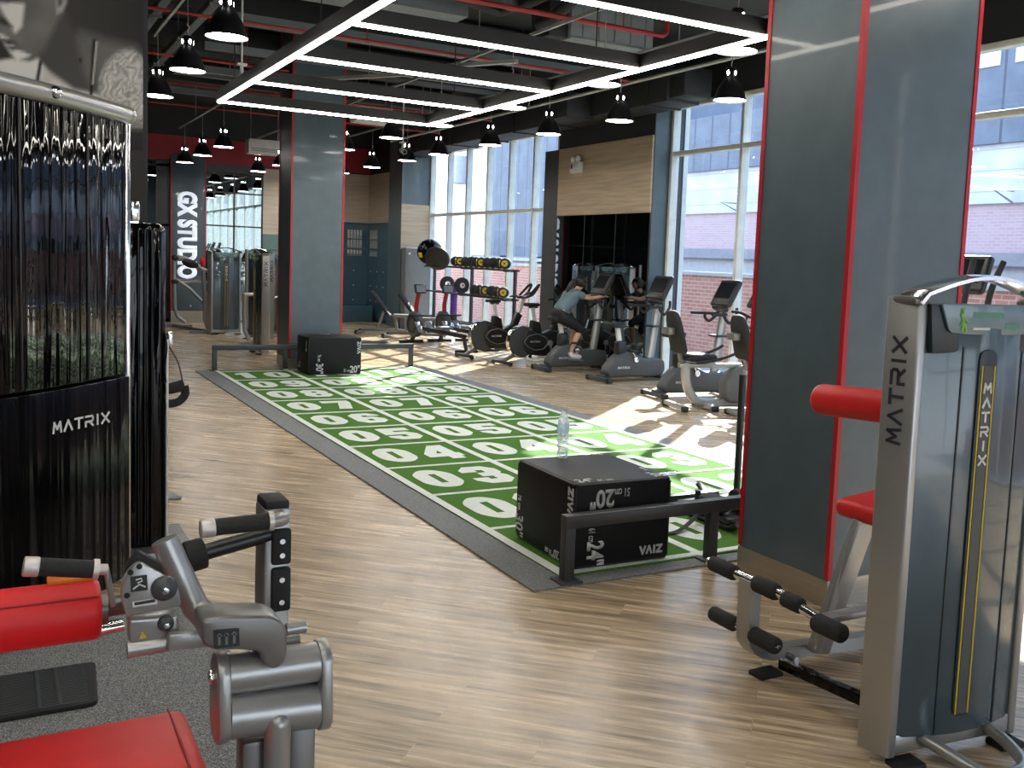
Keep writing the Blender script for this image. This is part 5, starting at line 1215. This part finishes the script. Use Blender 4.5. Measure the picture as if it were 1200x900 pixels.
# ------------------------------------------------------------------ leg machine in the foreground
fgb = Vector((-2.2, -2.28, 0))
fg = thing('leg_curl_machine', 'silver leg machine with red seat and red roller pad in the near left corner', 'exercise machine', fgb)
def F(mb, name, m, par=None, ang=38):
    bmesh.ops.translate(mb.bm, vec=-fgb, verts=mb.bm.verts); return mb.done(name, m, par or fg, ang=ang)
def FE(mb, name, m):
    bmesh.ops.translate(mb.bm, vec=-fgb, verts=mb.bm.verts); return each(mb, name, m, fg)
F(MB().box((-2.120, -1.89, .55), (.075, .12, 1.04), .008), 'rear_post', M['silver'])
F(MB().box((-2.120, -1.89, 1.078), (.07, .114, .03), .008), 'post_cap', M['black_matte'])
for z0, z1 in ((.905, 1.012), (.765, .897)):
    bb = F(MB().box((-2.111, -1.957, (z0+z1)/2), (.056, .022, z1-z0), .009), 'bumper', M['black_matte'])
    b = MB()
    for z in (z0+.03, z1-.035): b.cyl((-2.111, -1.967, z), (-2.111, -1.972, z), .008, n=10)
    F(b, 'bolt', M['chrome'], bb)
F(MB().cyl((-2.315, -2.02, 1.053), (-2.16, -2.02, 1.055), .0235), 'hand_grip', M['grip'])
FE(MB().cyl((-2.348, -2.02, 1.052), (-2.308, -2.02, 1.0525), .0255, bev=.005).cyl((-2.165, -2.02, 1.055), (-2.152, -2.02, 1.055), .0275), 'grip_end', M['satin'])
F(MB().tube([(-2.155, -2.02, 1.055), (-2.125, -2.01, 1.055), (-2.115, -1.98, 1.05), (-2.115, -1.93, 1.045)], .021, smooth=4), 'grip_bracket', M['silver'])
F(MB().cyl((-2.345, -1.95, .960), (-2.10, -1.93, 1.0), .023), 'black_shaft', M['lamp_black'])
F(MB().cyl((-2.374, -1.952, .955), (-2.322, -1.949, .964), .044, bev=.006), 'shaft_collar', M['black_matte'])
FE(MB().cyl((-2.40, -1.955, .951), (-2.36, -1.952, .957), .012).cyl((-2.50, -2.1, .985), (-2.42, -2.08, .985), .018), 'pivot_pin', M['chrome'])
tb = F(MB().tube([(-2.448, -2.09, 1.052), (-2.418, -2.10, .975), (-2.375, -2.12, .87), (-2.345, -2.16, .84)], .034, n=16), 'diagonal_tube', M['silver'])
F(MB().tube([(-2.43, -2.06, .98), (-2.36, -2.06, .85), (-2.30, -2.1, .82)], .012, n=8), 'gusset', M['silver'])
pl = [(-2.525, 1.042), (-2.467, 0.999), (-2.436, 0.97), (-2.428, 0.916), (-2.556, 0.909), (-2.567, 0.962), (-2.564, 0.994), (-2.546, 1.028)]
F(MB().prism(rounded(pl, .012), .03, XZ((0, -2.205, 0)), .005), 'quadrant_plate', M['silver'])
F(MB().prism(rounded([(-2.525, 1.061), (-2.469, 1.021), (-2.457, 0.956), (-2.548, 0.947), (-2.553, 1.021)], .01), .03, XZ((0, -2.17, 0)), .004), 'quadrant_cover', M['black_matte'])
sq = [(-2.546, 1.01), (-2.509, 1.01), (-2.507, 0.972), (-2.545, 0.972)]
F(MB().prism(sq, .004, XZ((0, -2.2355, 0))), 'scale_sticker', M['black_plastic'], ang=0)
b = MB(); c = Vector(((sq[0][0]+sq[2][0])/2, -2.2402, (sq[0][1]+sq[2][1])/2))
b.tube([c+Vector((-.014, 0, -.012)), c+Vector((.0, 0, -.002)), c+Vector((.014, 0, -.010))], .0022, n=6).tube([c+Vector((-.008, 0, .010)), c+Vector((.004, 0, .013)), c+Vector((.006, 0, .006)), c+Vector((-.004, 0, .002))], .0022, n=6)
F(b, 'scale_mark', M['pale'])
F(MB().prism([(-2.542, 0.946), (-2.486, 0.948), (-2.485, 0.934), (-2.541, 0.933)], .004, XZ((0, -2.2355, 0))), 'name_sticker', M['white'], ang=0)
F(MB().prism([(-2.538, 0.945), (-2.491, 0.947), (-2.49, 0.94), (-2.537, 0.938)], .002, XZ((0, -2.2396, 0))), 'name_mark', M['ink'], ang=0)
def knob(px, r, r2):
    k = F(MB().lathe([(0, 0), (r, 0), (r, .008), (r*.9, .014), (r*.45, .022), (0, .022)], 28, MX((1, 0, 0), (0, 0, 1), (0, -1, 0), (px[0], -2.235, px[1]))), 'adjust_knob', M['dark_grey'])
    F(MB().cyl((px[0], -2.256, px[1]), (px[0], -2.264, px[1]), r2, n=14, bev=.002), 'knob_bolt', M['chrome'], k)
knob((-2.469, 0.971), .031, .009)
F(MB().prism(rounded([(-2.55, 0.902), (-2.435, 0.895), (-2.431, 0.837), (-2.548, 0.838)], .01), .06, XZ((0, -2.18, 0)), .006), 'lower_block', M['silver'])
knob((-2.466, 0.882), .020, .007)
tri = [(-2.528, 0.851), (-2.52, 0.869), (-2.508, 0.852)]
F(MB().prism(tri, .002, XZ((0, -2.2405, 0))), 'warning_sticker', M['yellow'], ang=0)
b = MB()
for p in [(-2.546, 1.021), (-2.554, 0.964), (-2.526, 1.033)]: b.cyl((p[0], -2.236, p[1]), (p[0], -2.239, p[1]), .007, n=12)
F(b, 'stop_hole', M['black_matte'])
F(MB().cyl(*[(-2.553, -2.23, 0.825), (-2.357, -2.23, 0.828)], .021).bar(*[(-2.465, -2.26, 0.841), (-2.366, -2.26, 0.838)], .03, .045, .008), 'link_tube', M['silver'])
arm = [(-2.406, 0.928), (-2.355, 0.931), (-2.241, 0.914), (-2.214, 0.896), (-2.2, 0.868), (-2.2, 0.806), (-2.212, 0.779), (-2.235, 0.774), (-2.258, 0.792), (-2.267, 0.826), (-2.318, 0.839), (-2.374, 0.847), (-2.402, 0.864)]
F(MB().prism(rounded(arm, .014), .11, XZ((0, -2.27, 0)), .010, 3), 'lever_arm', M['silver_dark'])
F(MB().prism([(-2.379, 0.9), (-2.319, 0.896), (-2.317, 0.851), (-2.377, 0.855)], .002, XZ((0, -2.3805, 0))), 'arm_sticker', M['black_plastic'], ang=0)
b = MB()
for q in [(-2.365, 0.889), (-2.348, 0.888), (-2.33, 0.888)]: b.box((q[0], -2.3828, q[1]-.014), (.006, .001, .03)).box((q[0], -2.3828, q[1]-.005), (.012, .001, .005))
F(b, 'arm_sticker_mark', M['mid_grey'], ang=0)
FE(MB().cyl(*[(-2.168, -2.24, 0.818), (-2.116, -2.24, 0.819)], .016).cyl(*[(-2.169, -2.2, 0.77), (-2.123, -2.2, 0.772)], .02), 'pivot_stub', M['silver'])
uc, lc = [(-2.33, -2.3, 0.749), (-2.1, -2.3, 0.742)], [(-2.329, -2.3, 0.642), (-2.089, -2.3, 0.625)]
F(MB().cyl(uc[0], uc[1], .052, n=32), 'pivot_cylinder', M['silver'])
F(MB().cyl(lc[0], lc[1], .061, n=32), 'base_cylinder', M['silver'])
for e, nm in ((0, -1), (1, 1)):
    u, l = uc[e], lc[e]
    pts = [(math.cos(a)*.058+u[1], math.sin(a)*.058+u[2]) for a in [R(10+k*16) for k in range(11)]]+[(math.cos(a)*.068+l[1], math.sin(a)*.068+l[2]) for a in [R(185+k*17) for k in range(11)]]
    x0 = u[0]-.03 if e == 0 else u[0]-.004
    pp = F(MB().prism(pts, .03, MX((0, 1, 0), (0, 0, 1), (1, 0, 0), (x0, 0, 0)), .006), 'end_plate', M['silver'])
    xx = x0 if e == 0 else x0+.03
    F(MB().cyl((xx, u[1]-.0, u[2]), (xx+nm*.014, u[1], u[2]), .017, n=8, bev=.003), 'pivot_bolt', M['chrome'], pp)
fpt = (-2.213, -2.35, 0.644)
F(MB().cyl((fpt[0], -2.33, .05), (fpt[0], -2.345, fpt[2]-.03), .033, n=24).ball((fpt[0], -2.345, fpt[2]-.03), .033), 'front_post', M['silver'])
FE(MB().box((-2.25, -2.27, .30), (.085, .08, .52), .01).box((-2.135, -2.26, .30), (.07, .08, .54), .01), 'rear_leg', M['silver_dark'])
F(MB().box((-2.2, -2.1, .04), (.5, .09, .06), .012).box((-2.2, -2.1, .04), (.08, .7, .06), .012).bar((-2.2, -2.1, .05), (-2.95, -2.15, .05), .08, .06, .01).bar((-2.75, -2.2, .05), (-2.75, -2.2, .48), .08, .08, .01), 'base_frame', M['silver'])
F(MB().cyl((-2.74, -2.1, 1.019), (-2.612, -2.1, .996), .0225), 'hand_grip', M['grip'])
FE(MB().cyl((-2.772, -2.1, 1.024), (-2.737, -2.1, 1.018), .0245, bev=.004).cyl((-2.618, -2.1, .997), (-2.605, -2.1, .995), .026).cyl((-2.61, -2.1, .996), (-2.585, -2.1, .992), .014), 'grip_end', M['satin'])
F(MB().bar((-2.588, -2.1, 1.0), (-2.572, -2.1, .895), .022, .014, .004), 'grip_strap', M['silver'])
F(MB().cyl((-3.2, -1.98, .853), (-2.592, -1.98, .852), .079, n=36, bev=.016), 'roller_pad', M['red_vinyl'])
F(MB().tube([(-3.2, -2.04, .905), (-2.6, -2.04, .905)], .003, n=6), 'roller_seam', M['seam_red'])
F(MB().cyl((-2.6, -1.98, .852), (-2.575, -1.98, .852), .045, n=24).cyl((-2.58, -1.98, .852), (-2.50, -2.02, .87), .026), 'roller_hub', M['silver_dark'])
F(MB().box((-2.66, -1.96, .935), (.11, .05, .015), .005), 'orange_lever', mat('orange_plastic', (.75, .2, .02), .5))
F(MB().tube([(-2.632, -1.9, 0.762), (-2.584, -1.9, 0.764), (-2.526, -1.9, 0.769)], .018, n=10), 'lower_tube', M['chrome'])
F(MB().box((-2.72, -2.245, .505), (.68, .50, .09), .036, seg=5), 'seat', M['red_vinyl'])
F(MB().tube([(-2.425, -2.0, .5475), (-2.425, -2.2, .553), (-2.425, -2.49, .5475)], .0035, n=6), 'seat_seam', M['seam_red'])
F(MB().box((-2.72, -2.245, .452), (.6, .44, .03), .008), 'seat_base', M['black_plastic'])
ft = thing('ribbed_mat', 'ribbed black rubber mat on the speckled floor beside the leg machine', 'mat', (-2.85, -.46, .008))
MB().prism(rounded([(-.5, -.22), (.36, -.22), (.385, .2), (-.5, .2)], .04), .02, bev=.005).done('mat', M['black_matte'], ft)
b = MB()
for k in range(20): b.box((-.07, -.19+k*.0195, .0205), (.8, .008, .003), .001)
for x in (.16, .23): b.box((x, -.01, .022), (.014, .38, .005))
b.done('rib', M['dark_grey'], ft, ang=0)

# ------------------------------------------------------------------ light, sky, camera
w = bpy.data.worlds.new('sky'); SC.world = w; w.use_nodes = True; nt = w.node_tree
bg = nt.nodes['Background']; tc = nd(nt, 'ShaderNodeTexCoord'); sx = nd(nt, 'ShaderNodeSeparateXYZ'); cr = nd(nt, 'ShaderNodeValToRGB')
nt.links.new(tc.outputs['Generated'], sx.inputs[0]); nt.links.new(sx.outputs[2], cr.inputs[0]); nt.links.new(cr.outputs[0], bg.inputs[0])
e = cr.color_ramp.elements; e[0].position = 0; e[0].color = (.95, .97, 1, 1); e[1].position = .6; e[1].color = (.42, .62, .95, 1); x = e.new(.2); x.color = (.80, .90, 1, 1)
bg.inputs[1].default_value = 3.6
sd = bpy.data.lights.new('sun', 'SUN'); sd.energy = 19; sd.angle = R(.6); sd.color = (1, .95, .86)
so = bpy.data.objects.new('sun', sd); COL.objects.link(so)
el_ = R(31); so.rotation_euler = Vector((-.74*math.cos(el_), -.672*math.cos(el_), -math.sin(el_))).to_track_quat('-Z', 'Y').to_euler()
cd = bpy.data.cameras.new('camera'); co = bpy.data.objects.new('camera', cd); COL.objects.link(co); SC.camera = co
yaw, pit, rol = .5311, .0935, .0405
fw = Vector((math.sin(yaw)*math.cos(pit), math.cos(yaw)*math.cos(pit), -math.sin(pit))); r0 = Vector((math.cos(yaw), -math.sin(yaw), 0)); u0 = r0.cross(fw)
rr = math.cos(rol)*r0+math.sin(rol)*u0; uu = -math.sin(rol)*r0+math.cos(rol)*u0
co.matrix_world = MX(rr, uu, -fw, (-2.8277, -4.7708, 1.8168))
cd.sensor_fit = 'HORIZONTAL'; cd.sensor_width = 36; cd.lens = 1150.14*36/1200
cd.shift_x = (600-664.04)/1200; cd.shift_y = (414.7-450)/1200
cd.clip_start = .05; cd.clip_end = 500
SC.view_settings.view_transform = 'Standard'; SC.view_settings.look = 'None'; SC.view_settings.gamma = 1; SC.view_settings.use_curve_mapping = False
SC.view_settings.exposure = .38
SC.cycles.max_bounces = 8; SC.cycles.transparent_max_bounces = 12; SC.cycles.sample_clamp_indirect = 6; SC.cycles.caustics_reflective = False; SC.cycles.caustics_refractive = False
